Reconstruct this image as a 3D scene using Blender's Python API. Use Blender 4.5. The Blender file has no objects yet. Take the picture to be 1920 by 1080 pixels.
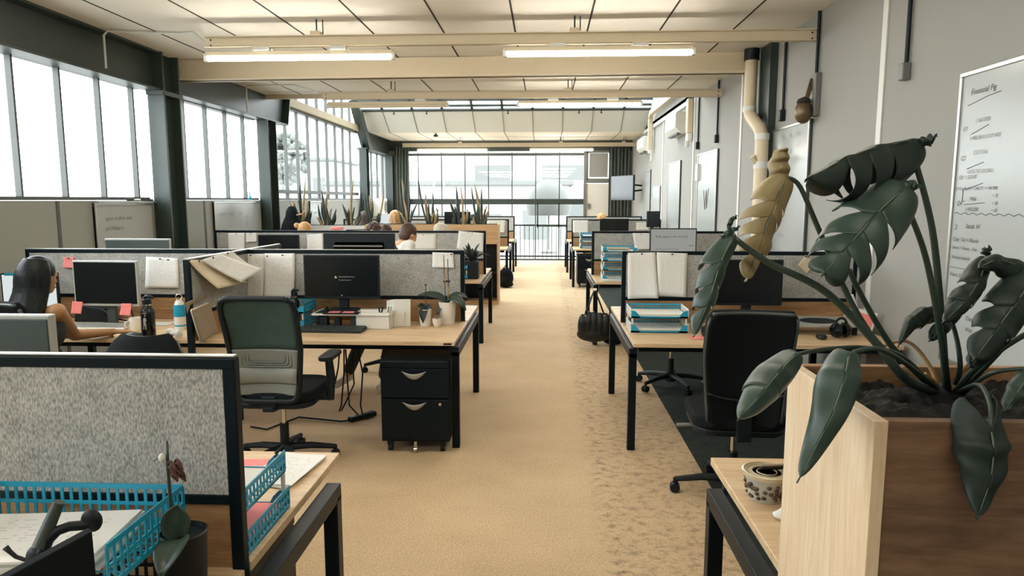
import bpy, bmesh, math, random
from mathutils import Vector, Matrix, Euler, noise
PI = math.pi
random.seed(7)
C = bpy.context.scene.collection
SC = bpy.context.scene

# ------------------------------------------------------------------ camera, sky, exposure
EYE, FPX = 1.66, 1300.0
PITCH = math.atan((540 - 375) / FPX)
YAW = math.atan((1022 - 960) / FPX * math.cos(PITCH))
cam_data = bpy.data.cameras.new('camera')
cam_data.sensor_width = 36.0
cam_data.lens = FPX / 1920 * 36.0
cam_data.clip_start = 0.05
cam_data.clip_end = 300
cam = bpy.data.objects.new('camera', cam_data)
C.objects.link(cam)
cam.location = (0, 0, EYE)
cam.rotation_euler = (PI / 2 - PITCH, 0, YAW)
SC.camera = cam

world = bpy.data.worlds.new('overcast_sky')
SC.world = world
world.use_nodes = True
wn = world.node_tree.nodes
wb = wn['Background']
wb.inputs['Color'].default_value = (0.90, 0.97, 1.0, 1)
wb.inputs['Strength'].default_value = 5.0

SC.view_settings.view_transform = 'Standard'
SC.view_settings.look = 'None'
SC.view_settings.gamma = 1.0
SC.view_settings.use_curve_mapping = False
SC.view_settings.exposure = 1.0
TUBE = 28.0          # brightness of the fluorescent tubes that are on
cy = SC.cycles
cy.max_bounces = 8
cy.diffuse_bounces = 5
cy.glossy_bounces = 3
cy.transparent_max_bounces = 12
cy.transmission_bounces = 4
cy.caustics_reflective = False
cy.caustics_refractive = False
cy.sample_clamp_indirect = 6.0
cy.use_denoising = True

# the room's own daylight: sky portals set in the window openings (they only guide sampling of the sky)
def portal(name, loc, rot, sx, sy):
    l = bpy.data.lights.new(name, 'AREA')
    l.shape = 'RECTANGLE'; l.size = sx; l.size_y = sy
    l.cycles.is_portal = True
    o = bpy.data.objects.new(name, l); C.objects.link(o)
    o.location = loc; o.rotation_euler = rot
portal('sky_portal_side', (-4.66, 8.6, 2.5), (0, -PI / 2, 0), 1.9, 23.0)
portal('sky_portal_end', (-1.0, 19.5, 1.6), (-PI / 2, 0, 0), 6.8, 3.2)
portal('sky_portal_roof', (-1.0, 14.2, 5.0), (0, 0, 0), 6.8, 5.8)

# ------------------------------------------------------------------ pixel -> place (used for planning the positions of things on known planes)
_th, _ps = PITCH, YAW
FW = Vector((-math.sin(_ps) * math.cos(_th), math.cos(_ps) * math.cos(_th), -math.sin(_th)))
RT = Vector((math.cos(_ps), math.sin(_ps), 0))
UP = RT.cross(FW)
def _ray(x, y): return FW * FPX + RT * (x - 960) - UP * (y - 540)
def aY(x, y, Y):
    d = _ray(x, y); return Vector((0, 0, EYE)) + d * (Y / d.y)
def aZ(x, y, Z):
    d = _ray(x, y); return Vector((0, 0, EYE)) + d * ((Z - EYE) / d.z)
def aX(x, y, X):
    d = _ray(x, y); return Vector((0, 0, EYE)) + d * (X / d.x)

# ------------------------------------------------------------------ materials
def new_mat(name):
    m = bpy.data.materials.new(name); m.use_nodes = True
    nt = m.node_tree
    return m, nt, nt.nodes['Principled BSDF']
def rgb(r, g, b):
    f = lambda c: ((c / 255) / 12.92) if c / 255 <= 0.04045 else (((c / 255) + 0.055) / 1.055) ** 2.4
    return (f(r), f(g), f(b), 1)
def plain(name, col, rough=0.5, metal=0.0, spec=0.5, bump=0.0, bscale=200, var=0.0, vscale=8, trans=0.0, coat=0.0):
    m, nt, b = new_mat(name)
    b.inputs['Base Color'].default_value = col
    b.inputs['Roughness'].default_value = rough
    b.inputs['Metallic'].default_value = metal
    b.inputs['Specular IOR Level'].default_value = spec
    b.inputs['Coat Weight'].default_value = coat
    if bump or var:
        tc = nt.nodes.new('ShaderNodeTexCoord')
        n = nt.nodes.new('ShaderNodeTexNoise'); n.inputs['Scale'].default_value = vscale; n.inputs['Detail'].default_value = 4
        nt.links.new(tc.outputs['Object'], n.inputs['Vector'])
        if var:
            mx = nt.nodes.new('ShaderNodeMix'); mx.data_type = 'RGBA'
            mx.inputs['A'].default_value = tuple(c * (1 - var) for c in col[:3]) + (1,)
            mx.inputs['B'].default_value = tuple(min(1, c * (1 + var)) for c in col[:3]) + (1,)
            nt.links.new(n.outputs['Fac'], mx.inputs['Factor'])
            nt.links.new(mx.outputs['Result'], b.inputs['Base Color'])
        if bump:
            n2 = nt.nodes.new('ShaderNodeTexNoise'); n2.inputs['Scale'].default_value = bscale; n2.inputs['Detail'].default_value = 3
            nt.links.new(tc.outputs['Object'], n2.inputs['Vector'])
            bp = nt.nodes.new('ShaderNodeBump'); bp.inputs['Strength'].default_value = bump; bp.inputs['Distance'].default_value = 0.004
            nt.links.new(n2.outputs['Fac'], bp.inputs['Height'])
            nt.links.new(bp.outputs['Normal'], b.inputs['Normal'])
    return m
def ramp(nt, stops):
    r = nt.nodes.new('ShaderNodeValToRGB')
    e = r.color_ramp.elements
    e[0].position, e[0].color = stops[0]
    e[1].position, e[1].color = stops[-1]
    for p, c in stops[1:-1]:
        q = e.new(p); q.color = c
    return r
def wood(name, dark, mid, light, scale=(1.2, 14, 14), rough=0.42):
    m, nt, b = new_mat(name)
    tc = nt.nodes.new('ShaderNodeTexCoord')
    mp = nt.nodes.new('ShaderNodeMapping'); mp.inputs['Scale'].default_value = scale
    nt.links.new(tc.outputs['Object'], mp.inputs['Vector'])
    n = nt.nodes.new('ShaderNodeTexNoise'); n.inputs['Scale'].default_value = 1.6; n.inputs['Detail'].default_value = 7
    n.inputs['Roughness'].default_value = 0.62; n.inputs['Distortion'].default_value = 0.9
    nt.links.new(mp.outputs['Vector'], n.inputs['Vector'])
    n2 = nt.nodes.new('ShaderNodeTexNoise'); n2.inputs['Scale'].default_value = 9; n2.inputs['Detail'].default_value = 3
    nt.links.new(mp.outputs['Vector'], n2.inputs['Vector'])
    mx = nt.nodes.new('ShaderNodeMath'); mx.operation = 'MULTIPLY_ADD'
    nt.links.new(n2.outputs['Fac'], mx.inputs[0]); mx.inputs[1].default_value = 0.35
    nt.links.new(n.outputs['Fac'], mx.inputs[2])
    r = ramp(nt, [(0.42, dark), (0.62, mid), (0.86, light)])
    nt.links.new(mx.outputs[0], r.inputs['Fac'])
    nt.links.new(r.outputs['Color'], b.inputs['Base Color'])
    b.inputs['Roughness'].default_value = rough
    bp = nt.nodes.new('ShaderNodeBump'); bp.inputs['Strength'].default_value = 0.12; bp.inputs['Distance'].default_value = 0.002
    nt.links.new(mx.outputs[0], bp.inputs['Height']); nt.links.new(bp.outputs['Normal'], b.inputs['Normal'])
    return m
def fabric(name, c0, c1, scale=(260, 260, 90), rough=0.95):
    m, nt, b = new_mat(name)
    tc = nt.nodes.new('ShaderNodeTexCoord')
    mp = nt.nodes.new('ShaderNodeMapping'); mp.inputs['Scale'].default_value = scale
    nt.links.new(tc.outputs['Object'], mp.inputs['Vector'])
    n = nt.nodes.new('ShaderNodeTexNoise'); n.inputs['Scale'].default_value = 1; n.inputs['Detail'].default_value = 2
    nt.links.new(mp.outputs['Vector'], n.inputs['Vector'])
    n2 = nt.nodes.new('ShaderNodeTexNoise'); n2.inputs['Scale'].default_value = 14; n2.inputs['Detail'].default_value = 5
    nt.links.new(tc.outputs['Object'], n2.inputs['Vector'])
    ad = nt.nodes.new('ShaderNodeMath'); ad.operation = 'MULTIPLY_ADD'; ad.inputs[1].default_value = 0.3
    nt.links.new(n2.outputs['Fac'], ad.inputs[0]); nt.links.new(n.outputs['Fac'], ad.inputs[2])
    r = ramp(nt, [(0.42, c0), (0.88, c1)])
    nt.links.new(ad.outputs[0], r.inputs['Fac']); nt.links.new(r.outputs['Color'], b.inputs['Base Color'])
    b.inputs['Roughness'].default_value = rough; b.inputs['Specular IOR Level'].default_value = 0.15
    bp = nt.nodes.new('ShaderNodeBump'); bp.inputs['Strength'].default_value = 0.35; bp.inputs['Distance'].default_value = 0.002
    nt.links.new(n.outputs['Fac'], bp.inputs['Height']); nt.links.new(bp.outputs['Normal'], b.inputs['Normal'])
    return m
def emit(name, col, strength):
    m = bpy.data.materials.new(name); m.use_nodes = True
    nt = m.node_tree; nt.nodes.clear()
    e = nt.nodes.new('ShaderNodeEmission'); e.inputs['Color'].default_value = col; e.inputs['Strength'].default_value = strength
    o = nt.nodes.new('ShaderNodeOutputMaterial'); nt.links.new(e.outputs[0], o.inputs[0])
    return m
def pane_mat(name, tint=(1, 1, 1, 1), refl=0.04):
    m = bpy.data.materials.new(name); m.use_nodes = True
    nt = m.node_tree; nt.nodes.clear()
    t = nt.nodes.new('ShaderNodeBsdfTransparent'); t.inputs['Color'].default_value = tint
    g = nt.nodes.new('ShaderNodeBsdfGlossy'); g.inputs['Roughness'].default_value = 0.02
    fr = nt.nodes.new('ShaderNodeValue'); fr.outputs[0].default_value = refl
    mx = nt.nodes.new('ShaderNodeMixShader')
    o = nt.nodes.new('ShaderNodeOutputMaterial')
    nt.links.new(fr.outputs[0], mx.inputs[0]); nt.links.new(t.outputs[0], mx.inputs[1]); nt.links.new(g.outputs[0], mx.inputs[2])
    nt.links.new(mx.outputs[0], o.inputs[0])
    return m
def paper_mat(name, base=(0.80, 0.80, 0.77, 1), ink=(0.30, 0.30, 0.30, 1), rows=26, kind='text'):
    """a printed sheet: lines of grey type in a text block, laid out on the sheet's own UVs"""
    m, nt, b = new_mat(name)
    b.inputs['Roughness'].default_value = 0.8
    N, L = nt.nodes, nt.links
    uv = N.new('ShaderNodeTexCoord'); sp = N.new('ShaderNodeSeparateXYZ'); L.new(uv.outputs['UV'], sp.inputs[0])
    def M(op, a, bb=None, c=None):
        n = N.new('ShaderNodeMath'); n.operation = op
        for i, q in enumerate((a, bb, c)):
            if q is None: continue
            if isinstance(q, (int, float)): n.inputs[i].default_value = q
            else: L.new(q, n.inputs[i])
        return n.outputs[0]
    X, Yv = sp.outputs[0], sp.outputs[1]
    row = M('FRACT', M('MULTIPLY', Yv, rows))
    line = M('LESS_THAN', row, 0.42)
    inx = M('MULTIPLY', M('GREATER_THAN', X, 0.12), M('LESS_THAN', X, 0.88))
    iny = M('MULTIPLY', M('GREATER_THAN', Yv, 0.12), M('LESS_THAN', Yv, 0.86))
    cb = N.new('ShaderNodeCombineXYZ'); L.new(M('MULTIPLY', X, 22), cb.inputs[0]); L.new(M('MULTIPLY', M('FLOOR', M('MULTIPLY', Yv, rows)), 3.7), cb.inputs[1])
    nz = N.new('ShaderNodeTexNoise'); nz.inputs['Scale'].default_value = 1.0; nz.inputs['Detail'].default_value = 1; L.new(cb.outputs[0], nz.inputs['Vector'])
    word = M('GREATER_THAN', nz.outputs['Fac'], 0.47 if kind == 'text' else 0.56)
    fac = M('MULTIPLY', M('MULTIPLY', line, word), M('MULTIPLY', inx, iny))
    if kind == 'plan':
        ln = M('LESS_THAN', M('FRACT', M('MULTIPLY', X, 5)), 0.03)
        fac = M('MAXIMUM', M('MULTIPLY', fac, 0.6), M('MULTIPLY', ln, iny))
    fac = M('MULTIPLY', fac, 0.36)
    mx = N.new('ShaderNodeMix'); mx.data_type = 'RGBA'
    mx.inputs['A'].default_value = base; mx.inputs['B'].default_value = ink
    L.new(fac, mx.inputs['Factor']); L.new(mx.outputs['Result'], b.inputs['Base Color'])
    return m
def carpet(name):
    m, nt, b = new_mat(name)
    N, L = nt.nodes, nt.links
    tc = N.new('ShaderNodeTexCoord')
    n1 = N.new('ShaderNodeTexNoise'); n1.inputs['Scale'].default_value = 95; n1.inputs['Detail'].default_value = 4
    n2 = N.new('ShaderNodeTexNoise'); n2.inputs['Scale'].default_value = 1.8; n2.inputs['Detail'].default_value = 6; n2.inputs['Roughness'].default_value = 0.65
    n3 = N.new('ShaderNodeTexNoise'); n3.inputs['Scale'].default_value = 19.0; n3.inputs['Detail'].default_value = 7; n3.inputs['Roughness'].default_value = 0.75
    mp = N.new('ShaderNodeMapping'); mp.inputs['Scale'].default_value = (.8, 1.1, 1)
    L.new(tc.outputs['Object'], mp.inputs['Vector'])
    L.new(tc.outputs['Object'], n1.inputs['Vector'])
    for n in (n2, n3): L.new(mp.outputs['Vector'], n.inputs['Vector'])
    def M(op, a, bb=None, c=None):
        n = N.new('ShaderNodeMath'); n.operation = op
        for i, q in enumerate((a, bb, c)):
            if q is None: continue
            if isinstance(q, (int, float)): n.inputs[i].default_value = q
            else: L.new(q, n.inputs[i])
        return n.outputs[0]
    sp = N.new('ShaderNodeSeparateXYZ'); L.new(tc.outputs['Object'], sp.inputs[0])
    # a trodden, speckled band down the right of the aisle, woven into the carpet
    band = M('SUBTRACT', 1.0, M('MULTIPLY', M('ABSOLUTE', M('SUBTRACT', sp.outputs[0], 0.36)), 9.0))
    band = M('MAXIMUM', band, 0.0)
    rightz = M('MULTIPLY', M('GREATER_THAN', sp.outputs[0], 0.40), 0.5)
    zone = M('MAXIMUM', M('MULTIPLY', band, 0.8), rightz)
    spk = N.new('ShaderNodeMapRange'); spk.inputs['From Min'].default_value = 0.48; spk.inputs['From Max'].default_value = 0.62
    L.new(n3.outputs['Fac'], spk.inputs['Value'])
    dk = M('MULTIPLY', zone, spk.outputs[0])
    r = ramp(nt, [(0.3, rgb(176, 149, 114)), (0.7, rgb(220, 195, 158))])
    ad = M('MULTIPLY_ADD', n1.outputs['Fac'], 0.75, M('MULTIPLY', n2.outputs['Fac'], 0.35))
    L.new(M('SUBTRACT', ad, 0.05), r.inputs['Fac'])
    mx = N.new('ShaderNodeMix'); mx.data_type = 'RGBA'
    L.new(dk, mx.inputs['Factor']); L.new(r.outputs['Color'], mx.inputs['A']); mx.inputs['B'].default_value = rgb(98, 86, 70)
    L.new(mx.outputs['Result'], b.inputs['Base Color'])
    b.inputs['Roughness'].default_value = 0.85; b.inputs['Specular IOR Level'].default_value = 0.25
    bp = N.new('ShaderNodeBump'); bp.inputs['Strength'].default_value = 0.4; bp.inputs['Distance'].default_value = 0.006
    L.new(n1.outputs['Fac'], bp.inputs['Height']); L.new(bp.outputs['Normal'], b.inputs['Normal'])
    return m

BLK = (0.0014, 0.0067, 0.0104, 1)
M = {}
M['oak'] = wood('oak_top', rgb(176, 146, 108), rgb(205, 176, 137), rgb(222, 197, 160))
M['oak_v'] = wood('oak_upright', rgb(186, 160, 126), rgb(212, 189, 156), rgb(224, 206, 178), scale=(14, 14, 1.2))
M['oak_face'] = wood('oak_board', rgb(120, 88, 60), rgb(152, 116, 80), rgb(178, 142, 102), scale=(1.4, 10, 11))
M['oak_shaded'] = wood('shaded_oak_board', rgb(78, 58, 44), rgb(104, 80, 61), rgb(128, 102, 79), scale=(1.4, 10, 11))  # board oak darkened to carry the shade on the planter's front
M['oak_shelf'] = wood('oak_shelf', rgb(165, 128, 84), rgb(190, 152, 106), rgb(205, 168, 122), scale=(1.2, 12, 12))
M['fabric'] = fabric('grey_screen_fabric', rgb(122, 124, 121), rgb(198, 198, 192), scale=(230, 230, 95))
M['fabric_d'] = fabric('dark_screen_fabric', rgb(66, 70, 66), rgb(98, 100, 94))
M['blackmetal'] = plain('black_metal', BLK, 0.42, 0.0, 0.2)
M['blackplastic'] = plain('black_plastic', (0.0022, 0.0070, 0.0102, 1), 0.5, spec=0.35, bump=0.05, bscale=400)
M['screen'] = plain('dark_screen', (0.0034, 0.006, 0.0075, 1), 0.22, spec=0.4)
M['blackgloss'] = plain('black_gloss', (0.003, 0.005, 0.006, 1), 0.16)
M['blackcloth'] = plain('black_upholstery', (0.0055, 0.008, 0.009, 1), 0.9, spec=0.2, bump=0.3, bscale=600)
M['leather'] = plain('black_leather', (0.0055, 0.0085, 0.0085, 1), 0.36, bump=0.25, bscale=90)
M['chairmesh'] = fabric('chair_mesh', rgb(48, 66, 62), rgb(76, 94, 88), scale=(700, 700, 700), rough=0.7)
M['chairgrey'] = plain('grey_chair_plastic', rgb(124, 126, 118), 0.5)
M['alu'] = plain('aluminium', rgb(178, 178, 172), 0.35, 0.9)
M['chrome'] = plain('chrome', rgb(205, 203, 198), 0.18, 1.0)
M['silver'] = plain('silver_plastic', rgb(176, 178, 172), 0.4, 0.3)
M['darkgrey'] = plain('dark_grey_plastic', rgb(58, 68, 64), 0.45)
M['midgrey'] = plain('mid_grey_plastic', rgb(110, 112, 106), 0.5)
M['white'] = plain('white_gloss', rgb(226, 224, 216), 0.3)
M['whitematt'] = plain('white_matt', rgb(218, 216, 208), 0.6)
M['ceramic'] = plain('white_ceramic', rgb(226, 222, 212), 0.28, coat=0.3)
M['board'] = plain('whiteboard', rgb(168, 173, 171), 0.2, spec=0.3)
M['boardback'] = plain('dark_board_edge', rgb(60, 66, 62), 0.5)
M['ink'] = plain('marker_ink', rgb(78, 80, 76), 0.7)
M['ink_l'] = plain('faded_marker_ink', rgb(140, 144, 140), 0.7)
M['wall'] = plain('painted_wall', rgb(145, 144, 138), 0.75, bump=0.04, bscale=120, var=0.03, vscale=1.2)
M['wall_l'] = plain('grey_lower_wall', rgb(144, 147, 141), 0.75, bump=0.04, bscale=120)
M['ceil'] = plain('ceiling_board', rgb(230, 226, 216), 0.85, bump=0.03, bscale=150, var=0.02, vscale=1)
M['bulk'] = plain('pale_bulkhead', rgb(206, 211, 208), .8)
M['cream'] = plain('cream_paint', rgb(208, 194, 166), 0.5, var=0.03, vscale=3)
M['cream_l'] = plain('pale_trunking', rgb(208, 209, 202), 0.5)
M['gap'] = plain('dark_joint', rgb(40, 40, 36), 0.9)
M['steel'] = plain('dark_green_steel', rgb(44, 55, 51), 0.42, 0.0, 0.5, bump=0.03, bscale=60, var=0.12, vscale=5)
M['mull'] = plain('grey_mullion', rgb(70, 74, 70), 0.5)
M['mull_d'] = plain('dark_mullion', rgb(46, 52, 48), 0.5)
M['blue'] = plain('turquoise_plastic', rgb(28, 150, 184), 0.35)
M['pink'] = plain('pink_paper', rgb(236, 136, 134), 0.8)
M['paper'] = paper_mat('printed_sheet')
M['paper2'] = paper_mat('sparse_sheet', rows=18, kind='sparse')
M['plan'] = paper_mat('plan_sheet', rows=40, kind='plan')
M['blank'] = plain('blank_paper', rgb(222, 222, 214), 0.85)
M['cream_paper'] = plain('cream_paper', rgb(214, 200, 172), 0.85)
M['kraft'] = plain('kraft_paper', rgb(172, 160, 138), 0.85)
M['tube'] = emit('tube_light', (1.0, 0.93, 0.81, 1), TUBE)
M['glass'] = pane_mat('window_glass')
M['carpet'] = carpet('tan_carpet')
M['darkcarpet'] = fabric('charcoal_carpet', rgb(24, 30, 29), rgb(62, 68, 62), scale=(140, 140, 140))
M['soil'] = plain('dark_soil', (0.010, 0.010, 0.009, 1), 0.9, bump=1.0, bscale=40, var=0.4, vscale=30)
M['leaf'] = plain('monstera_leaf', rgb(48, 66, 58), 0.42, spec=0.4, var=0.22, vscale=7, bump=0.12, bscale=24)
M['leaf_d'] = plain('dark_leaf', rgb(32, 45, 41), 0.5, spec=0.35, var=0.2, vscale=9)
M['leaf_p'] = plain('pale_leaf', rgb(140, 124, 86), 0.5, var=0.16, vscale=10)  # monstera backlight mixed into this pale tone; also the succulent's own colour
M['rib'] = plain('pale_leaf_rib', rgb(86, 98, 80), 0.5)
M['stem'] = plain('green_stem', rgb(44, 60, 50), 0.45, var=0.2, vscale=12)
M['drystem'] = plain('dry_stem', rgb(176, 140, 96), 0.7, var=0.25, vscale=20)
M['snake'] = plain('snake_leaf', rgb(44, 56, 46), 0.5, var=0.4, vscale=16)
M['snake_y'] = plain('snake_leaf_edge', rgb(158, 138, 96), 0.5, var=0.2, vscale=16)
M['orchid'] = plain('orchid_leaf', rgb(52, 70, 60), 0.32, var=0.15, vscale=12)
M['brownflower'] = plain('dried_flower', rgb(78, 50, 38), 0.8)
M['skin'] = plain('tan_skin', rgb(160, 118, 78), 0.5, var=0.05, vscale=10)
M['skin_f'] = plain('fair_skin', rgb(206, 160, 126), 0.5)
M['hair'] = fabric('black_hair', rgb(10, 13, 13), rgb(32, 38, 36), scale=(160, 160, 7), rough=0.42)
M['hair_b'] = plain('brown_hair', rgb(66, 44, 32), 0.6, var=0.3, vscale=40)
M['hair_bl'] = plain('blonde_hair', rgb(190, 148, 98), 0.6, var=0.25, vscale=40)
M['hair_g'] = plain('grey_hair', rgb(196, 188, 172), 0.6, var=0.2, vscale=40)
M['shirt_w'] = plain('white_shirt', rgb(214, 214, 208), 0.85)
M['shirt_d'] = plain('dark_clothes', rgb(34, 38, 38), 0.9)
M['trouser'] = fabric('speckled_trousers', rgb(34, 40, 38), rgb(84, 88, 80), scale=(300, 300, 300))
M['denim'] = plain('grey_clothes', rgb(90, 96, 98), 0.9)
M['curtain'] = plain('grey_green_curtain', rgb(72, 80, 74), 0.9)
M['bldg'] = plain('pale_building', rgb(142, 142, 138), 0.9)
M['bldg_d'] = plain('grey_building', rgb(98, 101, 99), 0.9)
M['tree'] = plain('far_foliage', rgb(88, 92, 86), 0.9)
M['brass'] = plain('dull_bronze', rgb(104, 88, 66), 0.4, 0.6)
M['lid'] = plain('container_lid', rgb(196, 184, 152), 0.3)
M['food'] = plain('food', rgb(90, 70, 52), 0.7, var=0.8, vscale=60)
M['litscreen'] = emit('lit_document_screen', (0.62, 0.64, 0.58, 1), 0.24)
M['litwhite'] = emit('lit_white_screen', (0.85, 0.92, 0.92, 1), 0.42)
M['umbrella'] = plain('grey_canvas', rgb(92, 94, 91), 0.9)
M['terracotta'] = plain('terracotta', rgb(176, 128, 102), 0.7)

# ------------------------------------------------------------------ mesh builder
class MB:
    def __init__(s): s.v = []; s.f = []; s.m = []; s.uv = {}
    def add(s, vs, fs, m=0):
        o = len(s.v); s.v += [Vector(p) for p in vs]
        for f in fs: s.f.append([i + o for i in f]); s.m.append(m)
        return o
    def box(s, x0, x1, y0, y1, z0, z1, m=0):
        x0, x1 = min(x0, x1), max(x0, x1); y0, y1 = min(y0, y1), max(y0, y1); z0, z1 = min(z0, z1), max(z0, z1)
        s.add([(x, y, z) for z in (z0, z1) for y in (y0, y1) for x in (x0, x1)],
              [(0, 2, 3, 1), (4, 5, 7, 6), (0, 1, 5, 4), (2, 6, 7, 3), (0, 4, 6, 2), (1, 3, 7, 5)], m); return s
    def obox(s, c, size, rot=None, m=0):
        R = rot if rot is not None else Matrix.Identity(3)
        c = Vector(c); h = [q / 2 for q in size]
        s.add([c + R @ Vector((x * h[0], y * h[1], z * h[2])) for z in (-1, 1) for y in (-1, 1) for x in (-1, 1)],
              [(0, 2, 3, 1), (4, 5, 7, 6), (0, 1, 5, 4), (2, 6, 7, 3), (0, 4, 6, 2), (1, 3, 7, 5)], m); return s
    def bar(s, p0, p1, w, t, m=0, up=(0, 0, 1)):
        p0, p1 = Vector(p0), Vector(p1); d = (p1 - p0); L = d.length; d.normalize()
        u = Vector(up); a = d.cross(u)
        if a.length < 1e-4: a = d.cross(Vector((1, 0, 0)))
        a.normalize(); b = a.cross(d)
        R = Matrix((d, a, b)).transposed()
        return s.obox((p0 + p1) / 2, (L, w, t), R, m)
    def tube(s, pts, r, n=8, m=0, caps=True):
        pts = [Vector(p) for p in pts]; k = len(pts)
        rs = [r] * k if isinstance(r, (int, float)) else list(r)
        o = len(s.v); prev = None
        for i, p in enumerate(pts):
            d = (pts[min(i + 1, k - 1)] - pts[max(i - 1, 0)])
            if d.length < 1e-9: d = Vector((0, 0, 1))
            d.normalize()
            if prev is None:
                a = d.cross(Vector((0, 0, 1)))
                if a.length < 1e-3: a = d.cross(Vector((1, 0, 0)))
            else:
                a = prev - d * prev.dot(d)
                if a.length < 1e-4: a = d.cross(Vector((0, 1, 0)))
            a.normalize(); prev = a; b = d.cross(a)
            for j in range(n):
                t = 2 * PI * j / n
                s.v.append(p + (a * math.cos(t) + b * math.sin(t)) * rs[i])
        for i in range(k - 1):
            for j in range(n):
                s.f.append([o + i * n + j, o + i * n + (j + 1) % n, o + (i + 1) * n + (j + 1) % n, o + (i + 1) * n + j]); s.m.append(m)
        if caps:
            s.f.append([o + j for j in range(n)][::-1]); s.m.append(m)
            s.f.append([o + (k - 1) * n + j for j in range(n)]); s.m.append(m)
        return s
    def cyl(s, p0, p1, r, r1=None, n=16, m=0): return s.tube([p0, p1], [r, r if r1 is None else r1], n, m)
    def lathe(s, prof, c=(0, 0, 0), n=24, m=0, R=None):
        c = Vector(c); o = len(s.v); k = len(prof)
        for r, z in prof:
            for j in range(n):
                t = 2 * PI * j / n; p = Vector((r * math.cos(t), r * math.sin(t), z))
                s.v.append(c + (R @ p if R is not None else p))
        for i in range(k - 1):
            for j in range(n):
                s.f.append([o + i * n + j, o + i * n + (j + 1) % n, o + (i + 1) * n + (j + 1) % n, o + (i + 1) * n + j]); s.m.append(m)
        s.f.append([o + j for j in range(n)][::-1]); s.m.append(m)
        s.f.append([o + (k - 1) * n + j for j in range(n)]); s.m.append(m)
        return s
    def ell(s, c, r, n=16, k=10, m=0, R=None):
        prof = []
        c = Vector(c); o = len(s.v)
        for i in range(k + 1):
            t = PI * i / k - PI / 2
            for j in range(n):
                a = 2 * PI * j / n
                p = Vector((r[0] * math.cos(t) * math.cos(a), r[1] * math.cos(t) * math.sin(a), r[2] * math.sin(t)))
                s.v.append(c + (R @ p if R is not None else p))
        for i in range(k):
            for j in range(n):
                s.f.append([o + i * n + j, o + i * n + (j + 1) % n, o + (i + 1) * n + (j + 1) % n, o + (i + 1) * n + j]); s.m.append(m)
        return s
    def prism(s, poly, h, O=(0, 0, 0), ex=(1, 0, 0), ey=(0, 1, 0), m=0):
        ex, ey, O = Vector(ex), Vector(ey), Vector(O); ez = ex.cross(ey).normalized() * h
        n = len(poly); a = [O + ex * x + ey * y for x, y in poly]
        s.add(a + [p + ez for p in a], [list(range(n))[::-1], list(range(n, 2 * n))] + [(i, (i + 1) % n, n + (i + 1) % n, n + i) for i in range(n)], m); return s
    def grid(s, fn, nu, nv, m=0, uv=True):
        o = len(s.v)
        for j in range(nv + 1):
            for i in range(nu + 1):
                s.v.append(Vector(fn(i / nu, j / nv)))
                if uv: s.uv[len(s.v) - 1] = (i / nu, j / nv)
        for j in range(nv):
            for i in range(nu):
                a = o + j * (nu + 1) + i
                s.f.append([a, a + 1, a + nu + 2, a + nu + 1]); s.m.append(m)
        return s
    def xf(s, Mx):
        s.v = [Mx @ p for p in s.v]; return s
    def build(s, name, mats, parent=None, bevel=0.0, smooth=None, seg=2, solid=0.0, sub=0, recalc=True):
        me = bpy.data.meshes.new(name)
        me.from_pydata([tuple(p) for p in s.v], [], s.f)
        if not isinstance(mats, (list, tuple)): mats = [mats]
        for mt in mats: me.materials.append(mt)
        for p, k in zip(me.polygons, s.m): p.material_index = k
        if s.uv:
            ul = me.uv_layers.new(name='UVMap')
            for l in me.loops:
                if l.vertex_index in s.uv: ul.data[l.index].uv = s.uv[l.vertex_index]
        if recalc:
            bm = bmesh.new(); bm.from_mesh(me)
            bmesh.ops.recalc_face_normals(bm, faces=bm.faces); bm.to_mesh(me); bm.free()
        if smooth:
            for p in me.polygons: p.use_smooth = True
            if smooth is not True: me.set_sharp_from_angle(angle=math.radians(smooth))
        o = bpy.data.objects.new(name, me); C.objects.link(o)
        if parent is not None: o.parent = parent
        if solid:
            q = o.modifiers.new('thick', 'SOLIDIFY'); q.thickness = solid; q.offset = 0
        if bevel:
            q = o.modifiers.new('bevel', 'BEVEL'); q.width = bevel; q.segments = seg; q.limit_method = 'ANGLE'; q.angle_limit = math.radians(40)
        if sub:
            q = o.modifiers.new('sub', 'SUBSURF'); q.levels = sub; q.render_levels = sub
        return o

def tag(o, label, cat, group=None):
    o['label'] = label; o['category'] = cat
    if group: o['group'] = group
    return o
def thing(name, label, cat, loc=(0, 0, 0), rz=0.0, group=None):
    o = bpy.data.objects.new(name, None); C.objects.link(o)
    o.empty_display_size = 0.1
    o.location = loc; o.rotation_euler = (0, 0, rz)
    return tag(o, label, cat, group)
def struct(o): o['kind'] = 'structure'; return o
def copy_tree(o, parent=None):
    c = o.copy(); C.objects.link(c)
    if parent is not None: c.parent = parent
    for ch in list(o.children): copy_tree(ch, c)
    return c
def dup(src, label, loc, rz=0.0, group=None):
    c = copy_tree(src); c.location = loc; c.rotation_euler = (0, 0, rz); c['label'] = label
    if group: c['group'] = group
    return c
def remeshed(name, mb, mat, parent, voxel=0.012, smooth_it=4):
    """one continuous skin grown over overlapping limbs"""
    t = mb.build(name + '_raw', mat)
    q = t.modifiers.new('r', 'REMESH'); q.mode = 'VOXEL'; q.voxel_size = voxel; q.use_smooth_shade = True
    q = t.modifiers.new('s', 'SMOOTH'); q.iterations = smooth_it; q.factor = 0.5
    dg = bpy.context.evaluated_depsgraph_get()
    me = bpy.data.meshes.new_from_object(t.evaluated_get(dg)); me.name = name
    bpy.data.objects.remove(t)
    for p in me.polygons: p.use_smooth = True
    o = bpy.data.objects.new(name, me); C.objects.link(o)
    if parent is not None: o.parent = parent
    return o
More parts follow.
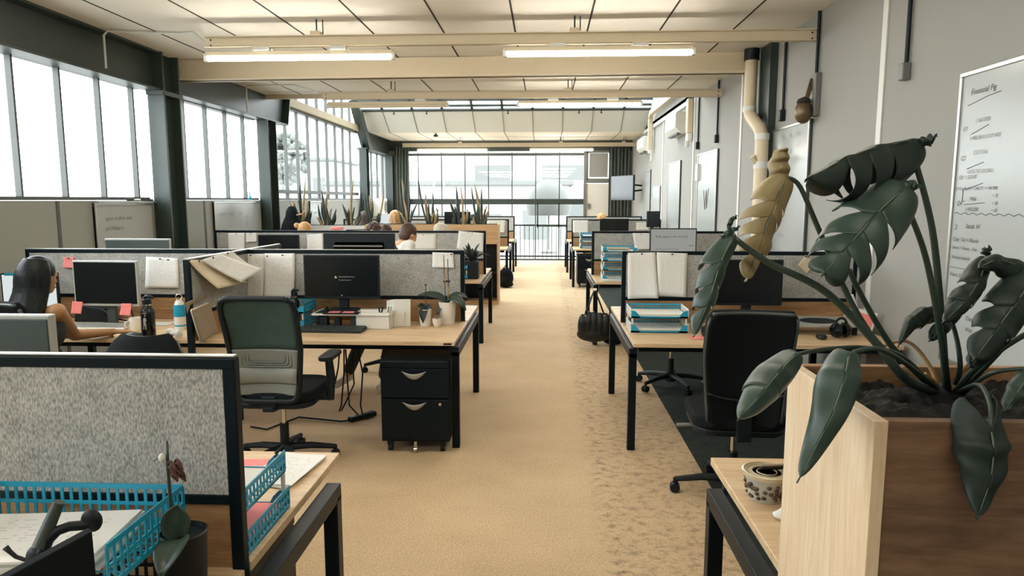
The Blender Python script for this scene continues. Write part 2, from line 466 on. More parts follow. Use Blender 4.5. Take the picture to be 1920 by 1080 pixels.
def writing(name, rows, mat, parent=None, O=(0, 0, 0), ex=(1, 0, 0), ey=(0, 0, 1), depth=0.0006, shear=0.0):
    """rows of (text, x, y, size) lettered on the plane O, ex, ey and joined into one mesh"""
    ex, ey, O = Vector(ex).normalized(), Vector(ey).normalized(), Vector(O); ez = ex.cross(ey)
    mb = MB(); dg = None
    for tx, x, y, sz in rows:
        cu = bpy.data.curves.new('t', 'FONT'); cu.body = tx; cu.size = sz; cu.shear = shear; cu.resolution_u = 2
        to = bpy.data.objects.new('t', cu); C.objects.link(to)
        dg = bpy.context.evaluated_depsgraph_get()
        me = bpy.data.meshes.new_from_object(to.evaluated_get(dg))
        mb.add([O + ex * (x + v.co.x) + ey * (y + v.co.y) + ez * depth for v in me.vertices], [list(p.vertices) for p in me.polygons])
        bpy.data.objects.remove(to); bpy.data.curves.remove(cu); bpy.data.meshes.remove(me)
    return mb.build(name, mat, parent, recalc=False)

# ================================================================== THE ROOM
XL, XR, YB, YE, HC = -4.36, 2.35, -2.2, 19.2, 3.26

struct(MB().box(XL - .3, XR + .2, YB - .1, YE + .3, -.2, 0).build('floor', M['carpet']))
# charcoal carpet under the desks on the right
struct(MB().box(.975, XR, YB, 13.2, 0, .006).build('floor_right', M['darkcarpet']))
# ceiling boards with dark open joints
def ceiling(name, y0, y1):
    o = struct(MB().box(XL - .3, XR + .2, y0, y1, HC, HC + .2).build(name, M['ceil']))
    g = MB()
    for k in range(10):
        x = -3.73 + .687 * k
        g.box(x - .008, x + .008, y0, y1, HC - .003, HC + .01)
    y = y1 - .35
    while y > y0:
        g.box(XL, XR, y - .003, y + .003, HC - .002, HC + .01); y -= 2.44
    g.build('joint', M['gap'], o)
    return o
ceiling('ceiling', YB - .1, 10.8)
ceiling('ceiling_far', 16.8, YE + .2)

# raised roof light between the two ceilings: leaning white bulkhead, leaning glass above it, solid slope behind
bk = MB()
bk.prism([(16.8, 3.26), (16.12, 3.66), (16.16, 3.72), (16.9, 3.32)], XR - XL + .3, (XL - .1, 0, 0), (0, 1, 0), (0, 0, 1))
b = struct(bk.build('wall_bulkhead', M['bulk']))
g = MB()
for k in range(10):
    x = -3.73 + .687 * k
    g.bar((x, 16.795, 3.256), (x, 16.118, 3.654), .014, .006, up=(1, 0, 0))
g.build('joint', M['mull'], b)
p0, p1 = Vector((0, 16.1, 3.70)), Vector((0, 13.6, 5.0))
gl = MB(); gl.add([(XL, 16.1, 3.70), (XR, 16.1, 3.70), (XR, 13.6, 5.0), (XL, 13.6, 5.0)], [(0, 1, 2, 3)])
w = struct(gl.build('window_roof', M['glass']))
fr = MB()
for k in range(10):
    x = -3.73 + .687 * k
    fr.bar((x, p0.y, p0.z), (x, p1.y, p1.z), .04, .06, up=(1, 0, 0))
for t in (0.0, .055, .13, .30, .6, 1.0):
    q = p0.lerp(p1, t); fr.box(XL, XR, q.y - .03, q.y + .03, q.z - .025, q.z + .025)
fr.build('window_frame', M['mull_d'], w)
struct(MB().prism([(10.8, 3.46), (13.6, 5.0), (13.5, 5.12), (10.6, 3.5)], XR - XL + .5, (XL - .3, 0, 0), (0, 1, 0), (0, 0, 1)).build('roof_slope', M['ceil']))
struct(MB().box(XL - .3, XR + .2, 10.72, 10.8, 3.2, 3.52).build('trim_roof_edge', M['cream']))

# right wall with white cover strips at the sheet joints
wr = MB().box(XR, XR + .2, YB - .1, YE + .3, -.2, HC + .1)
wr.prism([(10.6, HC), (17, HC), (13.6, 5.1)], .2, (XR, 0, 0), (0, 1, 0), (0, 0, 1))
wr = struct(wr.build('wall_right', M['wall']))
for k, y in enumerate((2.2, 5.1, 8.62, 11.3, 14.2)):
    struct(MB().box(XR - .012, XR + .001, y - .035, y + .035, 0, HC).build('trim_%d' % (k + 1), M['cream_l'], bevel=.003))
struct(MB().box(XL - .3, XR + .2, YB - .2, YB, -.2, HC + .1).build('wall_back', M['wall']))

# left wall: grey lower wall, bays of narrow glazing
wl = struct(MB().box(XL - .2, XL, YB - .1, YE + .3, -.2, 1.655).build('wall_left', M['wall_l']))
lj = MB()
for y in (3.2, 6.05, 8.75, 13.2, 15.6): lj.box(XL - .001, XL + .006, y - .02, y + .02, 0, 1.655)
lj.build('joint', M['mull'], wl)
def bay(name, y0, y1, z0, z1, ys, mat='mull', rails=()):
    o = MB(); o.add([(XL - .07, y0, z0), (XL - .07, y1, z0), (XL - .07, y1, z1), (XL - .07, y0, z1)], [(0, 1, 2, 3)])
    o = struct(o.build(name, M['glass']))
    f = MB()
    for y in ys: f.box(XL - .10, XL - .045, y - .012, y + .012, z0, z1)
    f.box(XL - .12, XL - .01, y0, y1, z0 - .002, z0 + .03); f.box(XL - .12, XL - .01, y0, y1, z1 - .05, z1)
    for z in rails: f.box(XL - .1, XL - .03, y0, y1, z - .03, z + .03)
    f.build('window_frame', M[mat], o)
    return o
step = .568
bay('window_1', YB, 7.55, 1.66, 2.9, [7.41 - step * k for k in range(17)])
bay('window_2', 7.95, 10.5, 1.66, 2.9, [8.46 + step * k for k in range(4)])
bay('window_3', 10.85, 16.3, 1.66, 3.25, [11.28 + step * k for k in range(9)], rails=(1.80,))
bay('window_5', 16.6, YE, 1.66, 2.9, [17.1 + .62 * k for k in range(4)])
# clerestory glass above the eaves beam, under the roof slope
ct = MB(); ct.add([(XL - .07, 10.8, 3.39), (XL - .07, 16.55, 3.39), (XL - .07, 16.1, 3.70), (XL - .07, 13.6, 5.0)], [(0, 1, 2, 3)])
ct = struct(ct.build('window_4', M['glass']))
f = MB()
for k in range(9):
    y = 11.28 + step * k
    zt = 3.44 + (y - 10.8) * .557 if y < 13.6 else 5.0 - (y - 13.6) * .52
    f.box(XL - .1, XL - .04, y - .012, y + .012, 3.38, zt)
f.build('window_frame', M['mull'], ct)
struct(MB().box(XL - .15, XL + .06, 10.9, 16.4, 3.235, 3.37).build('trim_eaves', plain('tan_timber', rgb(150, 138, 112), .7)))

# dark steel frame along the left: deep beams and H columns
def ibeam(name, y0, y1, z0, z1, cut=0.0):
    mb = MB(); x0, x1 = XL - .02, XL + .17; t = .022; wx = (x0 + x1) / 2 - .03
    mb.box(x0, x1, y0, y1 - cut, z0, z0 + t); mb.box(x0, x1, y0, y1, z1 - t, z1)
    mb.prism([(y0, z0 + t), (y1 - cut, z0 + t), (y1, z1 - t), (y0, z1 - t)], .02, (wx, 0, 0), (0, 1, 0), (0, 0, 1))
    if cut: mb.prism([(y1 - cut, z0), (y1 - cut + .03, z0), (y1 + .03, z1), (y1, z1)], .19, (x0, 0, 0), (0, 1, 0), (0, 0, 1))
    return struct(mb.build(name, M['steel'], bevel=.004))
ibeam('steel_beam', YB, 7.62, 2.845, HC)
ibeam('steel_beam', 7.9, 11.5, 2.86, 3.34, .15)
ibeam('steel_beam', 16.4, YE, 2.86, HC)
def hcol(y0, y1, x0, x1, z1):
    mb = MB(); t = .025
    mb.box(x0, x1, y0, y0 + t, 0, z1); mb.box(x0, x1, y1 - t, y1, 0, z1); mb.box((x0 + x1) / 2 - .02, (x0 + x1) / 2, y0 + t, y1 - t, 0, z1)
    return struct(mb.build('steel_column', M['steel'], bevel=.004))
hcol(7.6, 7.95, XL, XL + .19, HC)
hcol(10.5, 10.85, XL, XL + .17, 2.86)
hcol(16.3, 16.6, XL, XL + .17, 2.86)
hcol(19.0, 19.18, XL, XL + .2, 2.86)
hcol(7.37, 7.72, XR - .08, XR, HC)
struct(MB().box(XL + .0, XL + .2, 7.57, 7.98, 2.80, 2.85).build('trim_column_collar', M['steel'], bevel=.004))
rs = MB(); rs.prism([(16.85, 2.86), (16.55, 2.86), (15.55, 3.85), (15.78, 3.85)], .2, (XL, 0, 0), (0, 1, 0), (0, 0, 1))
struct(rs.build('steel_strut', M['steel'], bevel=.004))
# cream cross beam under the ceiling
cb = MB().box(XL + .05, 2.19, -.03, .03, 3.035, HC)
cb.box(XL + .05, 2.19, -.09, .09, 3.035, 3.055)
cb = struct(cb.build('cross_beam', M['cream'], bevel=.004)); cb.location = (0, 8.02, 0); cb.rotation_euler = (0, 0, -.03)

# far end wall: tall glazing, heavy rail, a door at the right
struct(MB().box(XL - .2, XR + .2, YE, YE + .2, 2.99, HC + .1).build('wall_end', M['mull_d']))
struct(MB().box(XL - .2, -3.82, YE, YE + .15, 0, 2.99).build('wall_end_left', M['wall']))
struct(MB().box(1.77, XR + .1, YE, YE + .15, 0, 2.99).build('wall_end_right', M['wall']))
ew = MB(); ew.add([(-3.82, YE + .05, .03), (1.07, YE + .05, .03), (1.07, YE + .05, 2.99), (-3.82, YE + .05, 2.99)], [(0, 1, 2, 3)])
ew = struct(ew.build('window_6', M['glass']))
f = MB()
for k in range(7): f.box(-3.5 + .648 * k - .014, -3.5 + .648 * k + .014, YE + .03, YE + .07, .03, 2.95)
f.box(-3.82, 1.1, YE + .02, YE + .08, 2.86, 2.93)
f.box(-3.82, 1.1, YE, YE + .1, 0, .04)
f.build('window_frame', M['mull'], ew)
f = MB().box(-3.82, 1.06, YE, YE + .1, 1.54, 1.69)
f.box(-.22, -.18, YE, YE + .08, .9, 1.6); f.box(-.22, 1.06, YE, YE + .08, .93, .99); f.box(.36, .40, YE, YE + .08, .9, 1.6)
f.build('rail', M['steel'], ew, bevel=.004)
f = MB().box(1.05, 1.13, YE - .02, YE + .1, 0, 2.99); f.build('post', M['midgrey'], ew)
d = MB().box(1.13, 1.77, YE + .02, YE + .07, .02, 2.1)
d = struct(d.build('door_1', M['whitematt']))
MB().box(1.2, 1.70, YE + .015, YE + .02, 2.28, 2.92).build('light_panel', M['bldg'], d)
f = MB().box(1.13, 1.77, YE, YE + .1, 2.12, 2.24); f.box(1.13, 1.17, YE, YE + .1, 2.2, 2.99); f.box(1.73, 1.77, YE, YE + .1, 2.2, 2.99); f.box(1.13, 1.77, YE, YE + .1, 2.93, 2.99)
f.build('door_frame', M['midgrey'], d)
MB().box(1.17, 1.23, YE - .03, YE + .02, 1.42, 1.56).build('handle', M['midgrey'], d)
def curtain(label, x0, x1, y, z0, z1, n):
    mb = MB()
    def fn(u, v):
        return (x0 + (x1 - x0) * u, y + .035 * math.sin(u * n * 2 * PI) + .012 * math.sin(u * 17 + v * 3), z0 + (z1 - z0) * v)
    mb.grid(fn, n * 8, 6)
    return tag(mb.build('curtain', M['curtain'], smooth=True, solid=.004), label, 'curtain', 'curtains at the end window')
curtain('grey green curtain drawn back in the left corner of the end window', -4.12, -3.72, 19.08, .05, 3.1, 5)
curtain('grey green curtain behind the wall television beside the glass door', 1.72, 2.28, 19.08, .05, 3.05, 6)

# ------------------------------------------------------------------ outside: terrace railing, houses, tree
rl = thing('terrace_railing', 'black upright-bar railing outside the far end window', 'railing', (0, 19.75, 0))
MB().box(-4, 1.3, -.02, .02, .93, .97).build('top_rail', M['blackmetal'], rl)
MB().box(-4, 1.3, -.02, .02, .05, .09).build('bottom_rail', M['blackmetal'], rl)
for k in range(41):
    x = -3.9 + .128 * k
    MB().box(x - .008, x + .008, -.008, .008, -.02, .95).build('baluster', M['blackmetal'], rl)
struct(MB().box(-9, 6, YE + .3, 22.5, -.25, -.02).build('terrace', M['bldg']))
struct(MB().box(-90, 60, -20, 120, -4.2, -4).build('ground', M['bldg']))
def building(label, x0, x1, y0, y1, z1, mat, wins):
    t = thing('house', label, 'building', ((x0 + x1) / 2, (y0 + y1) / 2, -4))
    hx, hy, h = (x1 - x0) / 2, (y1 - y0) / 2, z1 + 4
    MB().box(-hx, hx, -hy, hy, 0, h).build('wall', mat, t)
    MB().box(-hx - .3, hx + .3, -hy - .3, hy + .3, h, h + .25).build('roof', M['bldg_d'], t)
    for (wx, wz, ww, wh, face) in wins:
        if face == 'y': MB().box(wx - ww / 2, wx + ww / 2, -hy - .04, -hy + .02, wz, wz + wh).build('window', M['bldg_d'], t)
        else: MB().box(hx - .02, hx + .04, wx - ww / 2, wx + ww / 2, wz, wz + wh).build('window', M['bldg_d'], t)
    return t
building('pale flat-roofed building seen through the end window', -14, 1.5, 44, 52, 2.6, M['bldg'],
         [(-5, 3.5, 2.4, 1.3, 'y'), (-1.5, 3.5, 3, 1.3, 'y'), (2.5, 3.5, 2, 1.3, 'y'), (5.6, 3.2, 1.5, 1.8, 'y'), (-4, 1, 5, 1, 'y'), (3, 1, 4, 1.2, 'y')])
building('taller pale house behind the flat-roofed building outside', -9, 12, 60, 66, 7.5, M['bldg'],
         [(-6, 7, 3, 1.6, 'y'), (0, 7.4, 3.5, 1.2, 'y'), (6, 7, 4, 1.8, 'y'), (3, 4, 5, 1.6, 'y')])
building('pale building seen through the tall side windows', -27.5, -21.5, 70, 80, 5.6, M['bldg'],
         [(-1.8, 6.6, 1.0, 1.3, 'y'), (-.2, 6.6, 1.0, 1.3, 'y'), (1.6, 6.6, 1.2, 1.3, 'y'), (1.2, 4.4, 1.2, 1.6, 'y')])
tr = thing('tree', 'hazy tree standing outside the side windows', 'tree', (-22.4, 60, -4))
cr = MB()
for k in range(170):
    a, r = random.uniform(0, 2 * PI), random.uniform(0, 1.9) ** .9
    cr.ell((r * math.cos(a), r * math.sin(a), 9.3 + random.uniform(-2.6, 2.6) * (1 - r / 2.7)), [random.uniform(.16, .42)] * 3, 8, 5)
cr.build('crown', M['tree'], tr, smooth=True)
MB().tube([(0, 0, 0), (.1, 0, 5), (0, 0, 8.6)], [.25, .2, .12]).build('trunk', M['bldg_d'], tr)
um = thing('parasol', 'grey round parasol standing on the terrace outside', 'parasol', (.12, 22.2, -.02))
MB().cyl((0, 0, 0), (0, 0, 2.2), .03).build('pole', M['midgrey'], um)
MB().lathe([(.66, 1.2), (.72, 1.5), (.6, 1.95), (.3, 2.25), (.02, 2.34)], n=20).build('canopy', M['umbrella'], um, smooth=50)
MB().lathe([(.3, 0), (.3, .06), (.05, .1)], n=20).build('base', M['midgrey'], um)

# ================================================================== CEILING SERVICES
def lighting_rail(label, y, x0, x1, hangers, rz=0.0, boxes=()):
    t = thing('lighting_rail', label, 'lighting rail', (0, y, 3.02), rz, 'cream light rails across the room')
    mb = MB().box(x0, x1, -.012, .0, 0, .09); mb.box(x0, x1, -.05, .05, .088, .096); mb.box(x0, x1, -.05, .02, 0, .008)
    mb.build('channel', M['cream'], t, bevel=.002)
    for x in hangers:
        h = MB().box(x - .045, x + .045, -.05, .05, .09, .13); h.build('bracket', M['cream'], t, bevel=.003)
        MB().cyl((x, 0, .12), (x, 0, .24), .007, n=8).build('hanger', M['gap'], t)
        MB().cyl((x + .05, .02, .12), (x + .05, .02, .24), .005, n=8).build('hanger', M['gap'], t)
    for x in boxes:
        MB().box(x - .07, x + .07, -.06, .06, -.032, .0).build('gear_box', M['cream_l'], t, bevel=.004)
    for x in (x0 + .05, x1 - .05):
        m = MB()
        for dz in (.02, .07): m.cyl((x, -.012, dz), (x, -.018, dz), .008, n=8)
        m.build('bolt', M['gap'], t)
    return t
lighting_rail('nearest cream light rail, over the first desks and reaching the right wall', 6.34, -3.07, 2.34, (-2.05, .25), -.006, (-2.55, -1.85, .1, .82))
lighting_rail('second cream light rail from the camera, beyond the cross beam', 9.6, -3.05, 2.34, (-2.1, .3), -.005, (-1.7, .1, .9))
lighting_rail('farthest cream light rail, just in front of the end window', 18.15, -3.7, 2.34, (-2.2, .4, 2.0), 0, ())
def tube_light(label, x0, x1, y, z, on, rz=0.0):
    t = thing('fluorescent_light', label, 'light', ((x0 + x1) / 2, y, z), rz, 'fluorescent lights under the rails')
    L = (x1 - x0) / 2
    MB().box(-L, L, -.022, .022, .018, .056).build('housing', M['cream'], t, bevel=.004)
    MB().cyl((-L + .02, 0, 0), (L - .02, 0, 0), .026, n=14).build('tube', M['tube'] if on else M['cream'], t, smooth=40)
    for s in (-1, 1):
        MB().box(s * L - .018, s * L + .018, -.02, .02, -.028, .04).build('end_cap', M['cream_l'], t, bevel=.003)
    return t
lighting_rail('cream light rail added overhead out of view, above the nearest desks', 3.1, -3.07, 2.34, (-2.05, .25), 0, (-2.55, -1.85, .1, .82))  # unseen rails and tubes added to brighten the foreground, continuing the room's rows
lighting_rail('cream light rail added out of view behind the camera position', -.15, -3.07, 2.34, (-2.05, .25), 0, ())
for y_, w_ in ((3.1, 'unseen overhead rail above the nearest desks'), (-.15, 'unseen rail behind the camera position')):
    tube_light('added lit tube on the left of the ' + w_, -3.07, -1.36, y_, 2.93, True)
    tube_light('added lit tube on the right of the ' + w_, -.36, 1.28, y_, 2.93, True)
tube_light('lit tube under the nearest rail, left of the aisle', -3.07, -1.36, 6.34, 2.93, True, -.01)
tube_light('lit tube under the nearest rail, above the aisle', -.36, 1.28, 6.3, 2.935, True)
tube_light('unlit tube under the second rail', -2.97, -1.33, 9.58, 2.93, False)
tube_light('lit tube under the second rail', -.37, 1.28, 9.58, 2.93, True)
tube_light('lit tube under the farthest rail, over the left desks', -3.3, -1.5, 18.1, 2.93, True)
tube_light('lit tube under the farthest rail, over the aisle', -.39, 1.22, 18.1, 2.93, True)
# conduits
def pipe(name, label, cat, pts, r, mat, group=None, n=10):
    mb = MB(); mb.tube(pts, r, n)
    return tag(mb.build(name, mat, smooth=50), label, cat, group)
c0 = aX(152, 132, XL + .18)
pipe('conduit', 'thin white conduit from the left steel beam to the nearest light rail', 'conduit',
     [(XL + .19, 6.6, 2.9), (XL + .19, 6.6, 3.2), (XL + .23, 6.6, 3.24), (-3.5, 6.75, 3.245), (-3.35, 6.7, 3.24), (-3.09, 6.36, 3.09)], .011, M['cream_l'])
pipe('conduit', 'thin white conduit bent over the steel beam before the second column', 'conduit',
     [(XL + .19, 9.75, 2.88), (XL + .19, 9.75, 3.2), (XL + .23, 9.75, 3.24), (-3.5, 9.75, 3.245), (-3.1, 9.6, 3.12)], .011, M['cream_l'])
pipe('sprinkler_pipe', 'long dark pipe with small heads under the roof glass', 'pipe', [(XL, 16.02, 3.68), (XR, 16.02, 3.68)], .02, M['mull_d'])
for k, x in enumerate((-3.45, -2.7, -.85, .75, 1.25)):
    s = MB().cyl((x, 16.02, 3.665), (x, 16.02, 3.60), .012, n=8); s.lathe([(.004, -.012), (.03, 0), (.028, .006), (.006, .012)], (x, 16.02, 3.6), 10)
    tag(s.build('sprinkler', M['gap']), 'small dark sprinkler head hanging from the pipe below the roof glass', 'sprinkler', 'sprinkler heads on the roof pipe')
# downpipe on the right wall
dp = thing('downpipe', 'cream downpipe with an offset bend beside the dark right-hand column', 'pipe', (0, 0, 0))
MB().tube([(2.2, 7.78, 3.2), (2.2, 7.78, 2.62), (2.2, 7.74, 2.56), (2.2, 7.38, 2.38), (2.2, 7.3, 2.3), (2.2, 7.3, 0.02)], .066, 18).build('pipe', M['cream'], dp, smooth=50)
for p, q in (((2.2, 7.78, 2.66), (2.2, 7.78, 2.60)), ((2.2, 7.3, 2.33), (2.2, 7.3, 2.27)), ((2.2, 7.3, 2.05), (2.2, 7.3, 1.98)), ((2.2, 7.3, 1.72), (2.2, 7.3, 1.68))): MB().cyl(p, q, .072, n=18).build('pipe_collar', M['cream_l'], dp, smooth=40)
MB().cyl((2.2, 7.78, 3.26), (2.2, 7.78, 3.14), .08, n=18).build('collar', M['blackplastic'], dp, smooth=40)
MB().tube([(2.18, 7.3, 2.0), (2.10, 7.27, 2.1)], .03, 10).build('branch', M['cream'], dp, smooth=40)
# black drop conduits with a box at the end
for y, z, lb in ((4.75, 2.52, 'black drop conduit nearest the camera, above the big whiteboard'), (7.1, 2.52, 'black drop conduit on the right wall, just before the downpipe'),
             (9.73, 2.52, 'black drop conduit above the narrow whiteboard past the downpipe'), (10.92, 2.52, 'black drop conduit beside the nearer air conditioner')):
    t = thing('drop_conduit', lb, 'conduit', (XR, y, 0), 0, 'black drop conduits on the right wall')
    MB().cyl((-.02, 0, z), (-.02, 0, HC), .014, n=10).build('pipe', M['blackplastic'], t, smooth=40)
    MB().box(-.055, 0, -.03, .03, z - .09, z + .02).build('socket_box', M['blackplastic'] if y > 5 else M['midgrey'], t, bevel=.008)
t = thing('wall_bell', 'dark rounded wall bell on a metal bracket below a black conduit', 'bell', (XR, 6.28, 2.6))
MB().cyl((-.02, 0, 0.12), (-.02, 0, .66), .014, n=10).build('conduit', M['blackplastic'], t, smooth=40)
MB().box(-.05, 0, -.075, .045, -.22, .14).build('back_plate', M['midgrey'], t, bevel=.006)
MB().bar((-.05, 0, .1), (-.10, .01, -.12), .04, .012, up=(0, 1, 0)).build('bracket', M['brass'], t, bevel=.003)
MB().ell((-.11, .01, -.18), (.075, .08, .10), 18, 12).build('dome', M['brass'], t, smooth=True)
MB().lathe([(.0, -.01), (.06, 0), (.05, .03), (.0, .05)], (-.11, .01, -.10), 16).build('cap', M['gap'], t, smooth=40)
# air conditioners and their trunking
def aircon(label, y0, y1, z0, z1):
    t = thing('air_conditioner', label, 'air conditioner', (XR, (y0 + y1) / 2, (z0 + z1) / 2), 0, 'wall air conditioners')
    hy, hz = (y1 - y0) / 2, (z1 - z0) / 2
    mb = MB(); mb.prism([(0, -hz), (-.13, -hz), (-.22, -hz + .1), (-.22, hz - .04), (-.2, hz), (0, hz)], hy * 2, (0, hy, 0), (1, 0, 0), (0, 0, 1))
    mb.build('casing', M['cream_l'], t, bevel=.008)
    MB().bar((-.14, -hy + .06, -hz + .005), (-.14, hy - .06, -hz + .005), .07, .03).build('outlet_flap', M['darkgrey'], t)
    MB().box(-.05, -.0, -hy - .04, -hy - .0, -hz - .22, -hz + .03).build('drain_cover', M['white'], t, bevel=.004)
    return t
aircon('nearer white wall air conditioner under sloping trunking', 11.75, 12.75, 2.75, 3.1)
aircon('farther white wall air conditioner near the end window', 15.6, 16.6, 2.72, 3.05)
t = thing('cable_trunking', 'pale bent trunking over the farther air conditioner', 'trunking', (XR, 0, 0))
m = MB(); m.bar((-.1, 12.4, 3.5), (-.1, 15.2, 3.5), .09, .09); m.bar((-.1, 15.2, 3.5), (-.1, 15.4, 3.4), .09, .09); m.bar((-.1, 15.35, 3.45), (-.1, 15.35, 2.75), .09, .09)
m.build('duct', M['cream'], t, bevel=.006)
MB().box(-.13, -.07, 15.31, 15.39, 2.66, 2.75).build('end_cap', M['white'], t)
t = thing('cable_trunking', 'slim pale trunking running along the wall above the air conditioners', 'trunking', (XR, 0, 0))
MB().box(-.045, 0, 11.56, 16.75, 3.2, 3.27).build('duct', M['cream_l'], t, bevel=.004)
t = thing('cable_trunking', 'pale upright trunking at the near end of the nearer air conditioner', 'trunking', (XR, 11.45, 0))
MB().box(-.1, 0, -.08, .08, 2.72, 3.26).build('duct', M['cream'], t, bevel=.02)
MB().box(-.09, -.01, -.07, .07, 2.60, 2.72).build('end_cap', M['white'], t, bevel=.01)
tag(MB().box(XR - .06, XR, 10.72, 10.86, 1.95, 2.2).build('junction_box', M['cream_l'], bevel=.006), 'pale box on the wall batten beside a whiteboard', 'box')

# ------------------------------------------------------------------ whiteboards on the walls
def whiteboard(label, O, ex, w, h, rows=(), faint=(), extra=None, dark_side=True):
    """O = lower corner at the viewer's left, ex = direction to the viewer's right, upright, facing the room"""
    ex = Vector(ex).normalized(); ez = Vector((0, 0, 1)); n = ex.cross(ez)
    t = thing('whiteboard', label, 'whiteboard', O, 0, 'wall whiteboards')
    def slab(x0, x1, z0, z1, d0, d1): 
        mb = MB(); a = []
        for d in (d0, d1):
            for (x, z) in ((x0, z0), (x1, z0), (x1, z1), (x0, z1)): a.append(ex * x + ez * z + n * d)
        mb.add(a, [(3, 2, 1, 0), (4, 5, 6, 7), (0, 1, 5, 4), (1, 2, 6, 5), (2, 3, 7, 6), (3, 0, 4, 7)]); return mb
    slab(0, w, 0, h, .0, .02).build('board', M['board'], t)
    f = MB(); e = .022
    for q in ((0, w, 0, e), (0, w, h - e, h), (0, e, e, h - e), (w - e, w, e, h - e)):
        s = slab(*q, 0, .03); f.add(s.v, s.f)
    f.build('frame', M['alu'], t, bevel=.002)
    if dark_side: slab(w + .001, w + .016, .0, h, 0, .026).build('edge', M['boardback'], t)
    if rows: writing('handwriting', rows, M['ink'], t, n * .021, ex, ez, shear=.25)
    if faint: writing('faint_handwriting', faint, M['ink_l'], t, n * .021, ex, ez, shear=.25)
    if extra: extra(t, ex, ez, n)
    return t
def wig(t, ex, ez, n):
    def line(pts, r=.0028):
        m = MB(); P = [ex * x + ez * z + n * .0215 for x, z in pts]
        m.tube(P, r, 5); return m
    m = line([(.06, .845)] ) if False else MB()
    a = [( .04 + .02 * k, .855 + .006 * math.sin(k * 1.7)) for k in range(36)]
    for pts in ([(.08, 1.445), (.25, 1.475), (.36, 1.485)], [(.13, 1.285), (.28, 1.325)], [(.12, 1.10), (.26, 1.13)], [(.12, .985), (.27, 1.02)], [(.12, .925), (.10, .92), (.1, .99), (.12, .995)] ,
                [(.12, .905), (.30, .915)], a, [(.74, .86 + .02 * k) for k in range(2)], [(.03, .55), (.2, .55)],
                [(.74 + .008 * math.sin(k), .86 + .05 * k) for k in range(14)]):
        s = line(pts, .0016); m.add(s.v, s.f)
    m.build('drawn_line', M['ink'], t)
# nearest board: left edge at Y 4.1, running towards the camera
whiteboard('largest whiteboard on the right wall, nearest the camera and covered in figures', (XR, 4.12, .73), (0, -1, 0), 1.25, 1.63,
    [('Financial Fig', .10, 1.50, 0.045), ('Q4', .05, .90, 0.036), ('7436', .16, .925, 0.032), ('1,430,330', .13, .87, 0.030), ('= 25', .36, .945, 0.025), ('= 50', .36, .905, 0.025), ('= 60', .36, .868, 0.025),
     ('[YTD (-18,447) + 238,777 / + 248,788]', .03, .985, 0.023),
     ('2', .05, .765, 0.040), ('Sarah W', .15, .775, 0.036), ('Clay: Tal + Nicole', .04, .70, 0.032), ('Simon + Simon - Dan', .04, .655, 0.026), ('Website launch', .04, .60, 0.027), ('w/ Mark 30', .30, .60, 0.027),
     ('Next: Eight - Sig', .04, .50, 0.032), ('2', .80, .80, 0.040), ('Am', .79, .70, 0.036), ('Cus', .79, .63, 0.036), ('Sc', .79, .52, 0.036), ('C', .80, .45, 0.036), ('Dan', .22, .27, 0.036), ('Web', .22, .21, 0.032)],
    [('Q1', .05, 1.31, 0.036), ('1,467,850', .16, 1.345, 0.032), ('1,485,380 (1,329,402)', .12, 1.255, 0.030), ('Q2', .05, 1.15, 0.036), ('1,517,516', .16, 1.175, 0.032), ('1,471,715 (21,065)', .12, 1.075, 0.030),
     ('Q3  1,525.00', .05, 1.045, 0.030), ('Look', .04, .36, 0.032), ('what', .16, .36, 0.032)], wig)
whiteboard('whiteboard standing behind the pale leaf, between wall bell and downpipe', (XR, 7.56, .85), (0, -1, 0), 1.2, 1.52, (),
    [('Jan', .1, 1.3, .05), ('Feb', .26, 1.31, .05), ('Mon', .48, 1.4, .05), ('Day', .68, 1.41, .05), ('Wed', .88, 1.4, .05), ('14', .5, 1.28, .05), ('22', .72, 1.25, .05), ('30', .9, 1.3, .05), ('Plan', .08, 1.12, .05), ('Site', .55, .6, .05), ('Team 4', .5, .45, .05)])
def vmark(t, ex, ez, n):
    m = MB()
    for a, b in (((.45, 1.0), (.55, .72)), ((.55, .72), (.62, 1.0)), ((.62, 1.0), (.66, .74)), ((.66, .74), (.74, 1.02))):
        m.tube([ex * a[0] + ez * a[1] + n * .021, ex * b[0] + ez * b[1] + n * .021], .006, 5)
    m.build('drawn_line', M['ink'], t)
whiteboard('tall narrow-looking whiteboard marked with a big W', (XR, 10.86, .8), (0, -1, 0), 1.2, 1.55, (), [('list a', .2, .3, .06), ('list b', .6, .3, .06), ('list c', .2, .15, .06), ('list d', .6, .15, .06)], vmark)
whiteboard('blank bright whiteboard beyond the one marked W', (XR, 13.46, .8), (0, -1, 0), 1.2, 1.54)
whiteboard('farthest tall whiteboard, beside the wall television', (XR, 16.9, .8), (0, -1, 0), 1.2, 1.53, (), [('to do', .3, 1.2, .07), ('notes', .3, .8, .07)])
tag(MB().box(XR - .03, XR - .008, 14.35, 15.3, 1.2, 1.95).build('notice_board', M['board'], bevel=.004), 'plain white notice sheet low on the wall past the bright whiteboard', 'notice board')
